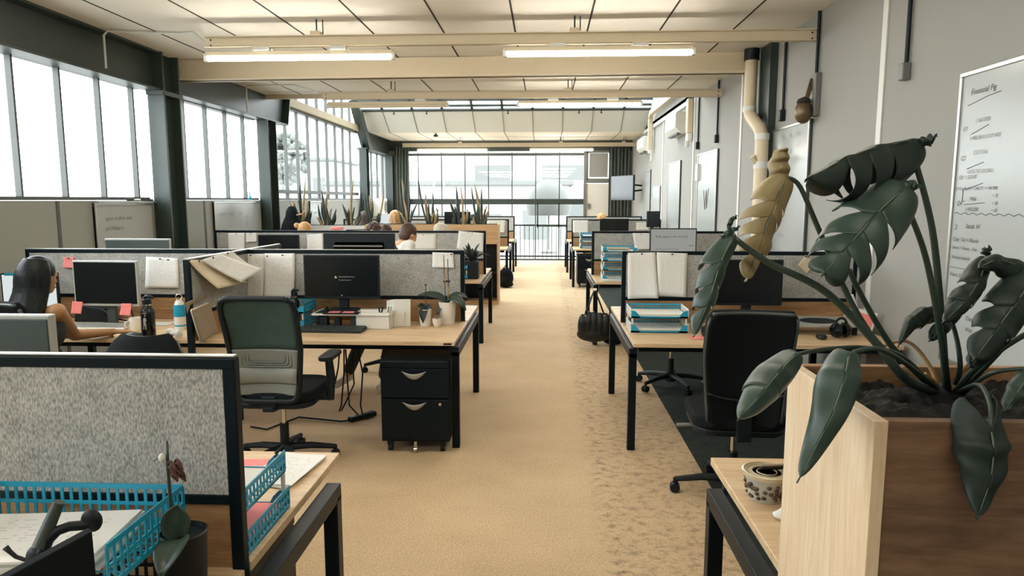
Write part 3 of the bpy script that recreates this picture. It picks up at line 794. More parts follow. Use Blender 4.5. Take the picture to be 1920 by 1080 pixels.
# boards leaning on the left wall
o = whiteboard('grey-looking whiteboard with rows of handwriting, left of the first steel column', (XL + .005, 6.52, .9), (0, 1, 0), 1.0, .73,
    [('agree to allow clean', .16, .56, .055), ('call William jr', .14, .46, .055), ('come into or to begin', .10, .33, .055), ('today', .4, .2, .05), ('ask the team first', .1, .1, .05)], (), None, False)
MB().box(.03, .07, .0, 1.0, .735, .75).build('pen_tray', M['alu'], o)
for k, (y, c) in enumerate(((.5, 'gap'), (.62, 'white'), (.74, 'gap'), (.86, 'gap'))):
    tag(MB().cyl((XL + .05, 6.52 + y, 1.662), (XL + .05, 6.52 + y + .11, 1.662), .01, n=8).build('marker_pen', M[c]), 'marker pen lying on top of the grey whiteboard by the steel column', 'pen', 'marker pens on the board top')
whiteboard('whiteboard with faded columns of notes between the two steel columns', (XL + .005, 8.95, .85), (0, 1, 0), 1.5, .79, (),
    [('ideas', .15, .6, .07), ('plan', .45, .6, .07), ('Jo', .45, .45, .06), ('ten', .75, .6, .06), ('nine', .95, .55, .06), ('eight', .95, .45, .06), ('seven', .95, .35, .06), ('six', .2, .4, .06), ('done', .5, .25, .06)], None, False)
whiteboard('pale whiteboard on the left wall behind the snake plants', (XL + .005, 12.7, .9), (0, 1, 0), 1.1, .74, (), [('week', .2, .5, .08), ('week', .6, .5, .08), ('list', .2, .3, .08)], None, False)
tag(MB().lathe([(.018, 0), (.02, .04), (.012, .06), (.008, .12)], (XL - .0 + .03, 9.98 + .1, 1.657), 12).build('spray_bottle', [M['blue']]), 'tiny blue-labelled bottle on the left window sill', 'bottle')

t = thing('fan_heater', 'white box fan unit on the left wall by the far corner', 'fan', (XL + .02, 17.75, 1.48))
MB().box(0, .22, -.32, .32, -.22, .22).build('casing', M['white'], t, bevel=.012)
MB().tube([(.226, .14 + .13 * math.cos(k * PI / 12), .0 + .15 * math.sin(k * PI / 12)) for k in range(25)], .012, 8).build('guard_ring', M['midgrey'], t, smooth=True)
MB().lathe([(.0, 0), (.10, .0), (.10, .006), (0, .008)], (.222, .14, 0), 18, R=Matrix.Rotation(PI / 2, 3, 'Y')).build('fan', M['darkgrey'], t, smooth=40)
q = aZ(822, 253, HC)
s = MB().cyl((q.x, 17.0, HC - .05), (q.x, 17.0, HC), .02, n=10); s.lathe([(.05, -.03), (.06, 0), (.03, .02)], (q.x, 17.0, HC - .05), 14)
tag(s.build('smoke_detector', M['gap'], smooth=40), 'small dark detector under the far ceiling beyond the bulkhead', 'detector')
# television on a wall arm
t = thing('television', 'tilted black television on a wall arm beside the right curtain', 'television', (1.86, 17.1, 1.95), math.atan2(-.8, .42))
MB().box(-.48, .48, 0, .045, -.3, .3).build('housing', M['blackplastic'], t, bevel=.006)
MB().box(-.465, .465, -.004, .002, -.285, .285).build('screen', M['blackgloss'], t)
t2 = MB().bar((.05, .05, .1), (.28, .40, .05), .04, .04); t2.bar((.05, .05, -.1), (.28, .40, -.05), .04, .04); t2.box(-.1, .1, .04, .07, -.15, .15)
t2.build('wall_arm', M['blackmetal'], t)

# ================================================================== BENCHES, SCREENS
def bench(label, x0, x1, yc, inner, ro=.025, splits=(), near=True, far=True, tag_plate=False):
    """a back-to-back bench; inner = +1 when the aisle end is x1, -1 when it is x0"""
    t = thing('bench_desk', label, 'desk', ((x0 + x1) / 2, yc, 0), 0, 'oak bench desks')
    cx = (x0 + x1) / 2
    xs = [x0 - cx] + [s - cx for s in splits] + [x1 - cx]
    for a, b in zip(xs[:-1], xs[1:]):
        if near: MB().box(a + .001, b - .001, -.80, -.015, .703, .73).build('worktop', M['oak'], t, bevel=.0025)
        if far: MB().box(a + .001, b - .001, .015, .80, .703, .73).build('worktop', M['oak'], t, bevel=.0025)
    ya, yb = (-.79 if near else .02), (.60 if ro > .04 else .56)
    if ro <= .04: yb = .62
    for e in (0, 1):
        xe = (x0 - cx) if e == 0 else (x1 - cx)
        s = -1 if e == 0 else 1
        out = xe + s * (ro if (inner > 0) == (e == 1) else -.01)
        a, b = (out - .05, out) if s > 0 else (out, out + .05)
        MB().box(a, b, ya, yb, .645 if ro > .04 else .63, .698 if ro > .04 else .695).build('end_rail', M['blackmetal'], t, bevel=.003)
        for y in (ya, yb - .05):
            MB().box(a, b, y, y + .05, 0, .66).build('leg', M['blackmetal'], t, bevel=.003)
    for y in ((-.70, .55) if near else (.55,)):
        MB().box(xs[0] + .05, xs[-1] - .05, y, y + .04, .655, .70).build('long_rail', M['blackmetal'], t)
    for s in splits:
        MB().box(s - cx - .025, s - cx + .025, -.3, -.25, 0, .70).build('leg', M['blackmetal'], t)
    if tag_plate: MB().box(xs[-1] - .075, xs[-1] - .022, -.8015, -.799, .709, .722).build('maker_plate', M['gap'], t)
    return t
def screen(label, x0, x1, yc, cap=True, board=True, z1=1.277, post_to=.70, mids=()):
    t = thing('desk_screen', label, 'desk screen', ((x0 + x1) / 2, yc, 0), 0, 'fabric desk screens')
    h = (x1 - x0) / 2; z0 = .905; f = .028
    MB().box(-h + f * .6, h - f * .6, -.012, .012, z0 + .01, z1 - .01).build('fabric_panel', M['fabric'], t)
    MB().box(-h, h, -.016, .016, z1 - f, z1).build('top_frame', M['blackmetal'], t, bevel=.003)
    MB().box(-h, h, -.015, .015, z0 - .004, z0 + .022).build('bottom_frame', M['blackmetal'], t, bevel=.003)
    for s in (-1, 1):
        MB().box(s * h - .016 - s * .014, s * h + .016 - s * .014, -.0152, .0152, post_to, z1 - .0008).build('side_frame', M['blackmetal'], t, bevel=.003)
    if cap: MB().box(-h, h, -.010, .010, z1, z1 + .006).build('top_cap', M['alu'], t, bevel=.002)
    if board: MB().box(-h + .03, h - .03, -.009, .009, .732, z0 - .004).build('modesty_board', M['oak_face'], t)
    return t
def side_screen(label, x, y0, y1, z1=1.277, post_to=.5):
    t = thing('side_screen', label, 'desk screen', (x, (y0 + y1) / 2, 0), 0, 'fabric desk screens')
    h = (y1 - y0) / 2
    MB().box(-.012, .012, -h + .02, h - .02, .905, z1 - .01).build('fabric_panel', M['fabric'], t)
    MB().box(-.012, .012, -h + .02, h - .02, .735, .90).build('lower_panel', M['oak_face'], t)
    MB().box(-.016, .016, -h, h, z1 - .028, z1).build('top_frame', M['blackmetal'], t, bevel=.003)
    MB().box(-.014, .014, -h, h, z1, z1 + .008).build('top_cap', M['white'], t, bevel=.003)
    MB().box(-.015, .015, -h, h, .895, .92).build('bottom_frame', M['blackmetal'], t)
    for s in (-1, 1): MB().box(-.018, .018, s * h - .018, s * h + .018, post_to if s < 0 else .735, z1).build('end_post', M['blackmetal'], t, bevel=.003)
    return t
Y1, Y2, Y3, Y4, Y5 = 1.645, 5.27, 8.70, 14.02, 16.7
XI1, XI2, XI3, XI4 = -.755, -.59, -.735, -.727
bench('nearest bench desk on the left, cut off by the bottom of the photo', -4.15, XI1, Y1, 1, .062, (-2.45,))
bench('second bench desk on the left, with the orchid and the black drawer unit', -4.05, XI2, Y2, 1, .025, (-2.31,), tag_plate=True)
bench('third bench desk on the left, in front of the oak planter shelf', -4.2, XI3, Y3, 1, .025, (-2.45,))
bench('fourth bench desk on the left, behind the snake plants', -4.1, XI4, Y4, 1, .025, (-2.4,))
bench('farthest bench desk on the left, before the end window', -4.1, XI4, Y5 + .1, 1, .025, (-2.4,))
bench('nearest bench desk on the right, beside the tall oak planter', .607, 2.31, 1.66, -1, .058, (), near=False)
bench('second bench desk on the right, under the two blue trays and pinned drawings', .583, 2.31, Y2 + .01, -1, .025)
bench('third bench desk on the right, with the handbag at its corner', .585, 2.31, Y3, -1, .025)
bench('fourth bench desk on the right, with a black drawer unit at its near corner', .55, 2.31, Y4, -1, .025)
bench('farthest bench desk on the right, before the end window', .52, 2.31, Y5, -1, .025)
screen('nearest fabric screen, large grey panel at the lower left', -4.1, -.757, Y1 - .01, post_to=.35)
screen('fabric screen on the second left bench, behind the black monitor and orchid', -4.08, -.615, Y2)
screen('fabric screen on the third left bench, behind the man in white', -4.22, -.742, Y3, cap=False)
screen('fabric screen on the fourth left bench, beyond the planter shelf', -4.1, -.726, Y4, cap=False)
screen('farthest fabric screen on the left', -4.1, -.73, Y5 + .1, cap=False)
screen('fabric screen on the second right bench, pinned with two large drawings', .587, 2.33, Y2 + .01, cap=False)
screen('fabric screen on the third right bench, behind the four-high blue trays', .587, 2.33, Y3, cap=False)
screen('fabric screen on the fourth right bench, behind the small black monitor', .54, 2.31, Y4, cap=False)
screen('farthest fabric screen on the right, before the curtain', .508, 2.3, Y5, cap=False)
side_screen('side screen with a pale top edge, dividing the second left bench', -2.31, 4.36, 5.92)

# ------------------------------------------------------------------ oak planter shelves
def planter_shelf(label, x0, x1, y0, y1, z1, front, cubbies):
    t = thing('planter_shelf', label, 'shelf unit', ((x0 + x1) / 2, (y0 + y1) / 2, 0), 0, 'planter shelf units')
    h, d = (x1 - x0) / 2, (y1 - y0) / 2
    MB().box(-h + .025, h - .025, -d, -d + .022, z1 - .31, z1).build('front_board', front, t)
    MB().box(-h + .025, h - .025, d - .022, d, .05, z1).build('back_board', M['blackplastic'], t)
    for s in (-1, 1): MB().box(s * h - (.025 if s > 0 else 0), s * h + (0 if s > 0 else .025), -d, d, 0, z1).build('side_panel', M['oak_shelf'] if front is not M['whitematt'] else front, t, bevel=.002)
    MB().box(-h + .025, h - .025, -d, d - .022, .0, .05).build('plinth', M['oak_shelf'], t)
    MB().box(-h + .025, h - .025, -d + .01, d - .022, .50, .525).build('shelf', M['blackplastic'], t)
    for k in range(1, cubbies):
        x = -h + 2 * h * k / cubbies
        MB().box(x - .012, x + .012, -d + .01, d - .022, .05, z1 - .31).build('partition', M['blackplastic'], t)
    MB().box(-h + .025, h - .025, -d + .022, d - .022, z1 - .12, z1 - .05).build('soil', M['soil'], t)
    return t
planter_shelf('oak-fronted planter shelf across the left desks, open cubbies below', -2.86, -.735, 10.98, 11.38, 1.275, M['oak_shelf'], 4)
planter_shelf('white-fronted planter shelf left of the oak one', -4.2, -2.87, 10.98, 11.38, 1.255, M['whitematt'], 3)
def blade(mb, base, tip, w, bend, m=0, n=7):
    base, tip = Vector(base), Vector(tip); d = tip - base
    s = d.cross(Vector((0, 1, 0)) if abs(d.normalized().y) < .9 else Vector((1, 0, 0)))
    a = random.uniform(-.7, .7); s = Matrix.Rotation(a, 3, d.normalized()) @ s.normalized()
    b = Vector(bend)
    def fn(u, v):
        c = base + d * v + b * math.sin(v * PI) + s.cross(d.normalized()) * (.25 * w * (2 * u - 1) ** 2)
        ww = w * (0.55 + .9 * v) if v < .5 else w * (1.0 - ((v - .5) / .5) ** 2 * .97)
        return c + s * (2 * u - 1) * ww / 2
    mb.grid(fn, 4, n, m)
def snake_plant(label, x, y, z, tips):
    t = thing('snake_plant', label, 'plant', (x, y, z), 0, 'snake plants along the planter shelves')
    for k, (dx, h) in enumerate(tips):
        mb = MB(); dy = random.uniform(-.05, .05)
        blade(mb, (dx * .25 + random.uniform(-.03, .03), dy, 0), (dx, dy * 1.5, h), random.uniform(.038, .055), (random.uniform(-.03, .03), 0, 0))
        mb.build('leaf', M['snake_y'] if k % 3 == 1 else M['snake'], t, smooth=True, solid=.004)
    MB().ell((0, 0, -.025), (.09, .07, .02), 10, 6).build('root_clump', M['soil'], t, smooth=True)
    return t
def sp(px, tops, label, y=11.18, z=1.20):
    x = aY(px, 420, y).x
    tips = []
    for (tx, ty) in tops:
        q = aY(tx, ty, y); tips.append((q.x - x, q.z - z))
    for k in range(6): tips.append((random.uniform(-.16, .16), random.uniform(.18, .34)))
    snake_plant(label, x, y, z, tips)
sp(566, ((562, 338), (569, 343), (548, 378), (560, 375), (577, 374), (583, 392), (545, 380), (572, 385)), 'snake plant farthest left, in front of the dark backpack shape')
sp(613, ((603, 357), (614, 354), (600, 378), (630, 392), (622, 396), (607, 376), (597, 384)), 'snake plant second from the left on the white planter shelf')
sp(660, ((644, 382), (665, 335), (676, 350), (655, 390), (663, 386), (648, 396)), 'snake plant right of the second, tall thin leaf bent towards the column')
sp(698, ((683, 362), (692, 366), (682, 392), (700, 385), (719, 352), (690, 380)), 'snake plant with drooping leaves beside the steel column')
sp(762, ((747, 340), (752, 335), (760, 334), (764, 352), (756, 370), (770, 392), (783, 380)), 'snake plant in front of the left curtain')
sp(812, ((785, 338), (798, 362), (811, 362), (803, 378), (820, 392), (800, 390)), 'snake plant with one long leaf leaning left before the end window')
sp(861, ((855, 350), (863, 352), (843, 374), (862, 376), (876, 391), (852, 385)), 'snake plant in front of the dark monitor behind the planter')
sp(903, ((884, 352), (889, 345), (902, 353), (893, 370), (912, 386), (897, 384)), 'snake plant farthest right, at the aisle end of the planter')

# the tall oak planter in the right foreground
pt = thing('planter_box', 'tall oak planter box holding the monstera, right foreground', 'planter', (0, 0, 0))
PX0, PX1, PY0, PY1, PZ = .585, 2.2, 1.215, 1.655, 1.272
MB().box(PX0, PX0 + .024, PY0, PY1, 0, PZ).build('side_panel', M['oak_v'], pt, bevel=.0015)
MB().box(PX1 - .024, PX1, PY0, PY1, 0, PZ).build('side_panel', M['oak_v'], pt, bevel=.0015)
MB().box(PX0 + .025, PX1 - .025, PY0 + .003, PY0 + .026, 0, PZ).build('front_panel', M['oak_shaded'], pt, bevel=.0015)
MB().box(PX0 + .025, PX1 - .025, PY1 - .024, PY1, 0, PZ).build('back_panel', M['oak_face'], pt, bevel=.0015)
sm = MB()
def soilf(u, v):
    x = PX0 + .024 + (PX1 - PX0 - .048) * u; y = PY0 + .026 + (PY1 - PY0 - .05) * v
    return (x, y, 1.232 + .03 * noise.noise(Vector((x * 9, y * 9, 0))) + .016 * noise.noise(Vector((x * 38, y * 38, 3))) + .008 * noise.noise(Vector((x * 95, y * 95, 7))))
sm.grid(soilf, 260, 80)
sm.build('soil', M['soil'], pt, smooth=True, recalc=False)

# ------------------------------------------------------------------ chairs
def star_base(t, spin=0.0, r=.31):
    b = MB(); b.lathe([(.0, .055), (.05, .055), (.045, .115), (.03, .125), (.0, .125)], n=16)
    b.build('base_hub', M['blackplastic'], t, smooth=40)
    for k in range(5):
        a = spin + 2 * PI * k / 5; c, s = math.cos(a), math.sin(a)
        l = MB(); l.tube([(c * .03, s * .03, .105), (c * .16, s * .16, .10), (c * r, s * r, .075)], [.026, .022, .016], 8)
        l.build('base_leg', M['blackplastic'], t, smooth=40)
        w = MB()
        px, py = c * r, s * r; qx, qy = -s, c
        for o in (-.014, .014): w.cyl((px + qx * (o - .01), py + qy * (o - .01), .028), (px + qx * (o + .01), py + qy * (o + .01), .028), .028, n=14)
        w.cyl((px, py, .03), (px, py, .085), .011, n=8)
        w.build('castor', M['blackplastic'], t, smooth=40)
    g = MB().cyl((0, 0, .11), (0, 0, .26), .028, n=14); g.build('lift_sleeve', M['blackplastic'], t, smooth=40)
    MB().cyl((0, 0, .25), (0, 0, .42), .014, n=12).build('gas_lift', M['chrome'], t, smooth=40)
def round_rect(w, h, r, n=6):
    P = []
    for cx, cy, a0 in ((w - r, h - r, 0), (-w + r, h - r, PI / 2), (-w + r, -h + r, PI), (w - r, -h + r, 3 * PI / 2)):
        for k in range(n + 1):
            a = a0 + PI / 2 * k / n; P.append((cx + r * math.cos(a), cy + r * math.sin(a)))
    return P
def make_chair(label, style, loc, rz=0.0, spin=.3, arms=(1,), dome=0.0, scale=1.0, group='office swivel chairs'):
    t = thing('office_chair', label, 'chair', (loc[0], loc[1], 0), rz, group); t.scale = (scale,) * 3
    star_base(t, spin)
    MB().prism(round_rect(.24, .235, .11), .035, (0, .02, .415)).build('seat_pan', M['blackplastic'], t, bevel=.008)
    MB().prism(round_rect(.25, .245, .12), .065, (0, .02, .45)).build('seat', M['blackcloth'], t, bevel=.022, seg=3)
    MB().bar((0, -.1, .40), (0, -.24, .42), .07, .03).build('back_bracket', M['blackplastic'], t, bevel=.006)
    zb, zt = .47, 1.105
    def by(z): q = (z - zb) / (zt - zb); return -.235 - .12 * q + .05 * math.sin(q * PI)
    def hw(z):
        q = (z - zb) / (zt - zb)
        return .185 + .035 * min(1, q * 1.6)
    if style == 'mesh':
        fr = MB()
        n = 40; loop = []
        for k in range(n):
            a = 2 * PI * k / n
            c, s_ = math.cos(a), math.sin(a)
            e = .22
            ux = math.copysign(abs(c) ** e, c); uz = math.copysign(abs(s_) ** e, s_)
            z = (zb + zt) / 2 + uz * (zt - zb) / 2
            loop.append(Vector((ux * hw(z), by(z) , z)))
        # frame ring with a flat section
        for k in range(n):
            p, q = loop[k], loop[(k + 1) % n]
            fr.tube([p, q], .017, 8)
        fr.build('back_frame', M['blackplastic'], t, smooth=60)
        def band(name, z0, z1, mat, off, inset=.012, bulge=.0):
            mb = MB()
            def fn(u, v):
                z = z0 + (z1 - z0) * v; w = hw(z) - inset
                return ((2 * u - 1) * w, by(z) + off + .035 * (1 - (2 * u - 1) ** 2) - bulge * math.sin(v * PI), z)
            mb.grid(fn, 12, 8); return mb.build(name, mat, t, smooth=True, solid=.006)
        band('back_mesh', .78, zt - .01, M['chairmesh'], .0)
        band('lumbar_panel', .66, .785, M['chairgrey'], -.004)
        for k in range(3):
            m = MB(); w, h_ = .15 - .02 * k, .045 - .012 * k
            P = [(-w, .05), (-w, -h_ + .012), (-w + .012, -h_), (w - .012, -h_), (w, -h_ + .012), (w, .05)]
            m.tube([(x, by(.73) - .009 + .035 * (1 - (x / hw(.73)) ** 2), .725 + z) for x, z in P], .0035, 6)
            m.build('lumbar_rib', M['midgrey'], t, smooth=60)
        band('lower_back_pad', .575, .672, M['chairgrey'], -.012, .014, .012)
        band('lower_back_band', .505, .572, M['chairgrey'], -.004)
        MB().bar((0, -.22, .43), (0, -.22, .50), .09, .03, up=(0, 1, 0)).build('spine', M['blackplastic'], t, bevel=.008)
    else:
        mb = MB()
        def fnb(u, v):
            z = zb + (zt - zb) * v; q = abs(2 * u - 1)
            w = hw(z) * (1 - dome * max(0, (v - .55) / .45) ** 2.2)
            ze = z
            return ((2 * u - 1) * w * (1 if min(v, 1 - v) > .08 else 1 - .14 * (1 - min(v, 1 - v) / .08) ** 2), by(z) + .05 * (1 - (2 * u - 1) ** 2), ze)
        mb.grid(fnb, 14, 18)
        mb.build('backrest', M['blackcloth'], t, smooth=True, solid=.05, bevel=.012)
        sm_ = MB(); sm_.tube([(x * .19, by(.66) + .05 * (1 - x * x) - .027, .66 - .045 * (1 - x * x)) for x in [k / 8 - 1 for k in range(17)]], .004, 6)
        sm_.build('seam', M['darkgrey'], t, smooth=True)
        fr = MB(); 
        for s in (-1, 1): fr.tube([(s * hw(z) * (.99 if z < 1.04 else .95) * (1 - dome * max(0, ((z - zb) / (zt - zb) - .55) / .45) ** 2.2), by(z) - .012, z) for z in [zb + .04 + k * (zt - zb - .07) / 10 for k in range(11)]], .009, 6)
        fr.tube([(x * .2 * (1 - dome), by(zt - .01) + .05 * (1 - x * x) - .02, zt - .008) for x in [k / 6 - 1 for k in range(13)]], .009, 6)
        fr.build('edge_piping', M['darkgrey'], t, smooth=True)
        MB().bar((0, -.24, .40), (0, -.235, .62), .08, .03, up=(0, 1, 0)).build('spine', M['blackplastic'], t, bevel=.008)
        lv = MB(); lv.tube([(-.1, .05, .40), (-.30, .1, .37)], [.008, .012], 8); lv.build('lever', M['midgrey'], t, smooth=40)
    for s in arms:
        a = MB(); a.bar((s * .18, .0, .43), (s * .30, .0, .43), .05, .02); a.build('arm_bracket', M['blackplastic'], t, bevel=.004)
        a = MB(); a.tube([(s * .30, .0, .42), (s * .31, .0, .56), (s * .30, .0, .68)], [.026, .028, .024], 10); a.build('arm_post', M['blackplastic'], t, smooth=40)
        MB().prism(round_rect(.045, .125, .035), .03, (s * .30, .03, .68)).build('arm_pad', M['blackplastic'], t, bevel=.010, seg=3)
    return t
make_chair('grey mesh-backed chair at the second left bench, back to the camera', 'mesh', (-1.64, 4.17), .0, .35, (1, -1))
make_chair('black upholstered chair on the charcoal carpet, back to the camera', 'cloth', (1.06, 3.80), -.06, .55, (1,))
make_chair('dark chair whose rounded top shows above the nearest fabric screen', 'cloth', (-1.84, 2.78), PI + .05, .2, (), .42, .935)
make_chair('chair the long-haired woman sits on, at the left edge', 'cloth', (-3.05, 3.90), .05, .1, ())
make_chair('chair tucked under the far side of the second right bench', 'cloth', (1.13, 6.12), PI, .65, ())
make_chair('chair of the person hidden behind the black monitor', 'cloth', (-1.45, 6.62), PI, .4, ())

# ------------------------------------------------------------------ drawer units
def pedestal(label, x, y, rz=0.0, w=.45, d=.55, h=.62):
    t = thing('drawer_unit', label, 'drawer unit', (x, y, 0), rz, 'black drawer units')
    MB().box(-w / 2, w / 2, -d / 2 + .02, d / 2, .075, h).build('body', M['blackmetal'], t, bevel=.004)
    z = h - .05
    for (z0, z1, lock) in ((h - .245, h - .045, 0), (.09, h - .25, 1)):
        dr = MB().box(-w / 2 + .006, w / 2 - .006, -d / 2, -d / 2 + .019, z0 + .003, z1 - .003).build('drawer', M['blackmetal'], t, bevel=.003)
        hd = MB(); hz = z1 - .02
        P = [(-.085 + .17 * k / 12, hz - .0 - .058 * math.sin(PI * k / 12)) for k in range(13)]
        hd.prism(P, .003, (0, -d / 2 - .004, 0), (1, 0, 0), (0, 0, 1)); 
        def cup(u, v):
            xx = -.08 + .16 * u; e = .055 * math.sin(PI * u)
            return (xx, -d / 2 - .002 - .022 * math.sin(PI * v * .5) * math.sin(PI * u), hz - e + e * .75 * v)
        hd = MB().grid(cup, 14, 6); hd.build('handle', M['silver'], dr, smooth=True, solid=.003)
        if lock: MB().cyl((w / 2 - .055, -d / 2 - .012, z1 - .03), (w / 2 - .055, -d / 2 + .004, z1 - .03), .010, n=12).build('lock', M['chrome'], dr, smooth=40)
    MB().box(-w / 2 + .004, w / 2 - .004, -d / 2 + .001, -d / 2 + .02, h - .043, h - .003).build('top_rail', M['blackmetal'], t, bevel=.003)
    for sx in (-1, 1):
        for sy in (-1, 1):
            c = MB(); px, py = sx * (w / 2 - .05), sy * (d / 2 - .06)
            c.cyl((px - .012, py, .027), (px + .012, py, .027), .027, n=14); c.box(px - .018, px + .018, py - .018, py + .018, .04, .078)
            c.build('castor', M['blackplastic'], t, smooth=40)
    c = MB(); c.cyl((-.012, -d / 2 + .02, .02), (.012, -d / 2 + .02, .02), .02, n=12); c.box(-.01, .01, -d / 2 + .01, -d / 2 + .03, .03, .078)
    c.build('front_castor', M['chrome'], t, smooth=40)
    return t
pedestal('black two-drawer unit under the aisle end of the second left bench', -.845, 4.64)
pedestal('black drawer unit under the far half of the nearest left bench', -1.06, 1.98, PI, d=.42)
pedestal('black drawer unit under the fourth right bench', .845, 13.45)

# ------------------------------------------------------------------ monitors
def monitor(label, x, y, ztop, w=.53, h=.31, rz=0.0, bezel='blackplastic', scr='screen', stand='blackplastic', zdesk=.73, tilt=0.0, backrib=False, group='desktop monitors'):
    """screen side faces local -Y"""
    t = thing('monitor', label, 'monitor', (x, y, zdesk), rz, group)
    z1 = ztop - zdesk; z0 = z1 - h
    b = .012
    MB().box(-w / 2, w / 2, 0, .03, z0, z1).build('housing', M[bezel], t, bevel=.004)
    MB().box(-w / 2 + b, w / 2 - b, -.002, .002, z0 + .018, z1 - b).build('screen', M[scr], t)
    m = MB(); m.prism([(-w / 2 + .05, z0 + .03), (w / 2 - .05, z0 + .03), (w / 2 - .08, z1 - .06), (-w / 2 + .08, z1 - .06)][::-1], .025, (0, .03, 0), (1, 0, 0), (0, 0, 1))
    if bezel == 'silver': MB().box(-w / 2 + .006, w / 2 - .006, .028, .034, z0 + .006, z1 - .012).build('back_panel', M['darkgrey'], t, bevel=.003)
    m.build('back_shell', M[bezel if bezel != 'silver' else 'darkgrey'], t, bevel=.012)
    if backrib:
        MB().box(-w / 2 + .09, w / 2 - .09, .054, .062, z0 + .07, z0 + .16).build('back_vent', M['darkgrey'], t, bevel=.004)
        MB().box(-w / 2 + .09, w / 2 - .09, .052, .066, z1 - .11, z1 - .095).build('back_ridge', M['midgrey'], t, bevel=.004)
    MB().box(-.035, .035, .04, .07, .012, (z0 + z1) / 2).build('stand', M[stand], t, bevel=.006)
    MB().prism(round_rect(.11, .085, .02), .012, (0, .03, 0)).build('base', M[stand], t, bevel=.003)
    return t
def mon_px(label, xa, xb, ytop, Y, **k):
    a, b = aY(xa, ytop, Y), aY(xb, ytop, Y)
    return monitor(label, (a.x + b.x) / 2, Y, (a.z + b.z) / 2, w=k.pop('w', b.x - a.x), **k)
m0 = mon_px('black monitor showing a small notice, above the keyboard on the second left bench', 568, 710, 478, 5.0, h=.325, zdesk=.845)
writing('screen_text', [('Entering Power Save', 0, .012, .014), ('No signal detected', 0, -.012, .012)], M['silver'], m0, (-.02, -.0025, .24), (1, 0, 0), (0, 0, 1))
MB().prism([(-.011, 0), (.011, 0), (0, .02)], .001, (-.042, -.0025, .245), (1, 0, 0), (0, 0, 1)).build('warning_mark', M['lid'], m0)
MB().cyl((0, -.003, .118), (0, .003, .118), .005, n=8).build('power_button', M['silver'], m0)
m1 = mon_px('silver-edged dark monitor with pink notes stuck below it', 132, 257, 489, 4.92, h=.335, rz=-.05, bezel='silver', stand='darkgrey')
m2 = mon_px('monitor with a bright white page, behind the woman with long hair', 4, 102, 512, 5.02, h=.30, rz=.12, scr='litwhite')
MB().box(-.17, .17, -.004, -.002, .365, .385).build('page_header', M['blue'], m2)
m3 = mon_px('black monitor behind the monstera on the second right bench', 1343, 1470, 487, 5.0, h=.33)
mon_px('dark green-grey back of a monitor beyond the left bench screen, silver top edge', 200, 321, 447, 5.62, h=.34, rz=PI, bezel='silver', backrib=False)
mon_px('black ribbed back of a monitor beyond the bench screen, beside the man in white', 608, 741, 437, 5.60, h=.37, rz=PI, backrib=True)
ml = aY(105, 588, 2.0)
monitor('dark monitor back with a silver edge at the left edge, above the nearest screen', ml.x - .275, 2.0, ml.z, .55, .34, PI, 'silver')
mon_px('dark monitor on the third left bench, framed by pinned sheets', 483, 560, 440, 8.42, h=.33)
m4 = mon_px('monitor showing a grey document on the third right bench', 1219, 1307, 428, 8.1, h=.36, scr='litscreen')
writing('screen_text', [('Bulk supply order of stock', -.2, .50, .034), ('dear team, please see the notes', -.2, .36, .02), ('regards', .17, .40, .025)], M['darkgrey'], m4, (0, -.0025, 0), (1, 0, 0), (0, 0, 1))
mon_px('small black monitor rising above the fourth right bench screen', 1125, 1179, 410, 13.7, h=.34, zdesk=.73)
mon_px('black monitor behind the right-hand snake plants', 833, 882, 397, 13.55, h=.33)
mon_px('pale monitor beside the blond person beyond the planter', 713, 739, 401, 13.4, h=.3, scr='litwhite', bezel='silver')
mon_px('dark monitor by the wall at the far right desks', 1219, 1233, 396, 13.35, w=.3, h=.30, rz=.5)

# ------------------------------------------------------------------ letter trays
def letter_tray(label, x, y, z, w, d, h, rz=0.0, mat='blue', side=None, group='blue letter trays', posts=0.0, fine=False, lip=True):
    """lattice tray, open at local -Y"""
    t = thing('letter_tray', label, 'letter tray', (x, y, z), rz, group)
    side = side or mat
    def lattice(p, ex, L, H, nx, nz, th=.003):
        m = MB(); p = Vector(p); ex = Vector(ex)
        eo = Vector((-ex.y, ex.x, 0)); R = Matrix((ex, eo, Vector((0, 0, 1)))).transposed()
        for k in range(nx + 1): m.obox(p + ex * (L * k / nx) + Vector((0, 0, H / 2)), (.0075, th, H), R)
        for k in range(nz + 1):
            hh = .012 if k in (0, nz) else .008
            m.obox(p + ex * (L / 2) + Vector((0, 0, H * k / nz)), (L, th + .001, hh), R)
        return m
    n = int(w / .022)
    lattice((-w / 2, d / 2, 0.004), (1, 0, 0), w, h, n, 2).build('back_wall', M[mat], t)
    for s in (-1, 1): lattice((s * w / 2, -d / 2, 0.004), (0, 1, 0), d, h, int(d / .022), 2).build('side_wall', M[side], t)
    f = MB()
    for k in range(int(w / .03) + 1): f.box(-w / 2 + k * .03 - .002, -w / 2 + k * .03 + .002, -d / 2, d / 2, 0, .003)
    for k in range(int(d / .03) + 1): f.box(-w / 2, w / 2, -d / 2 + k * .03 - .002, -d / 2 + k * .03 + .002, 0.0005, .0035)
    f.build('floor_grid', M[mat], t)
    if lip:
        l = MB(); l.box(-w / 2, w / 2, -d / 2 - .002, -d / 2 + .002, 0, .012)
        for s in (-1, 1):
            P = [(0, 0), (.065, .0), (.05, .03), (.03, .05), (0, h)]
            l.prism([(s * (w / 2 - a), b) for a, b in (P if s < 0 else P[::-1])], .004, (0, -d / 2 + .002, 0), (1, 0, 0), (0, 0, 1))
        l.build('front_lip', M[mat], t)
    if posts:
        for sx in (-1, 1):
            for sy in (-1, 1):
                MB().cyl((sx * (w / 2 - .012), sy * (d / 2 - .012), h), (sx * (w / 2 - .012), sy * (d / 2 - .012), h + posts), .007, n=8).build('post', M['whitematt'], t, smooth=40)
    return t
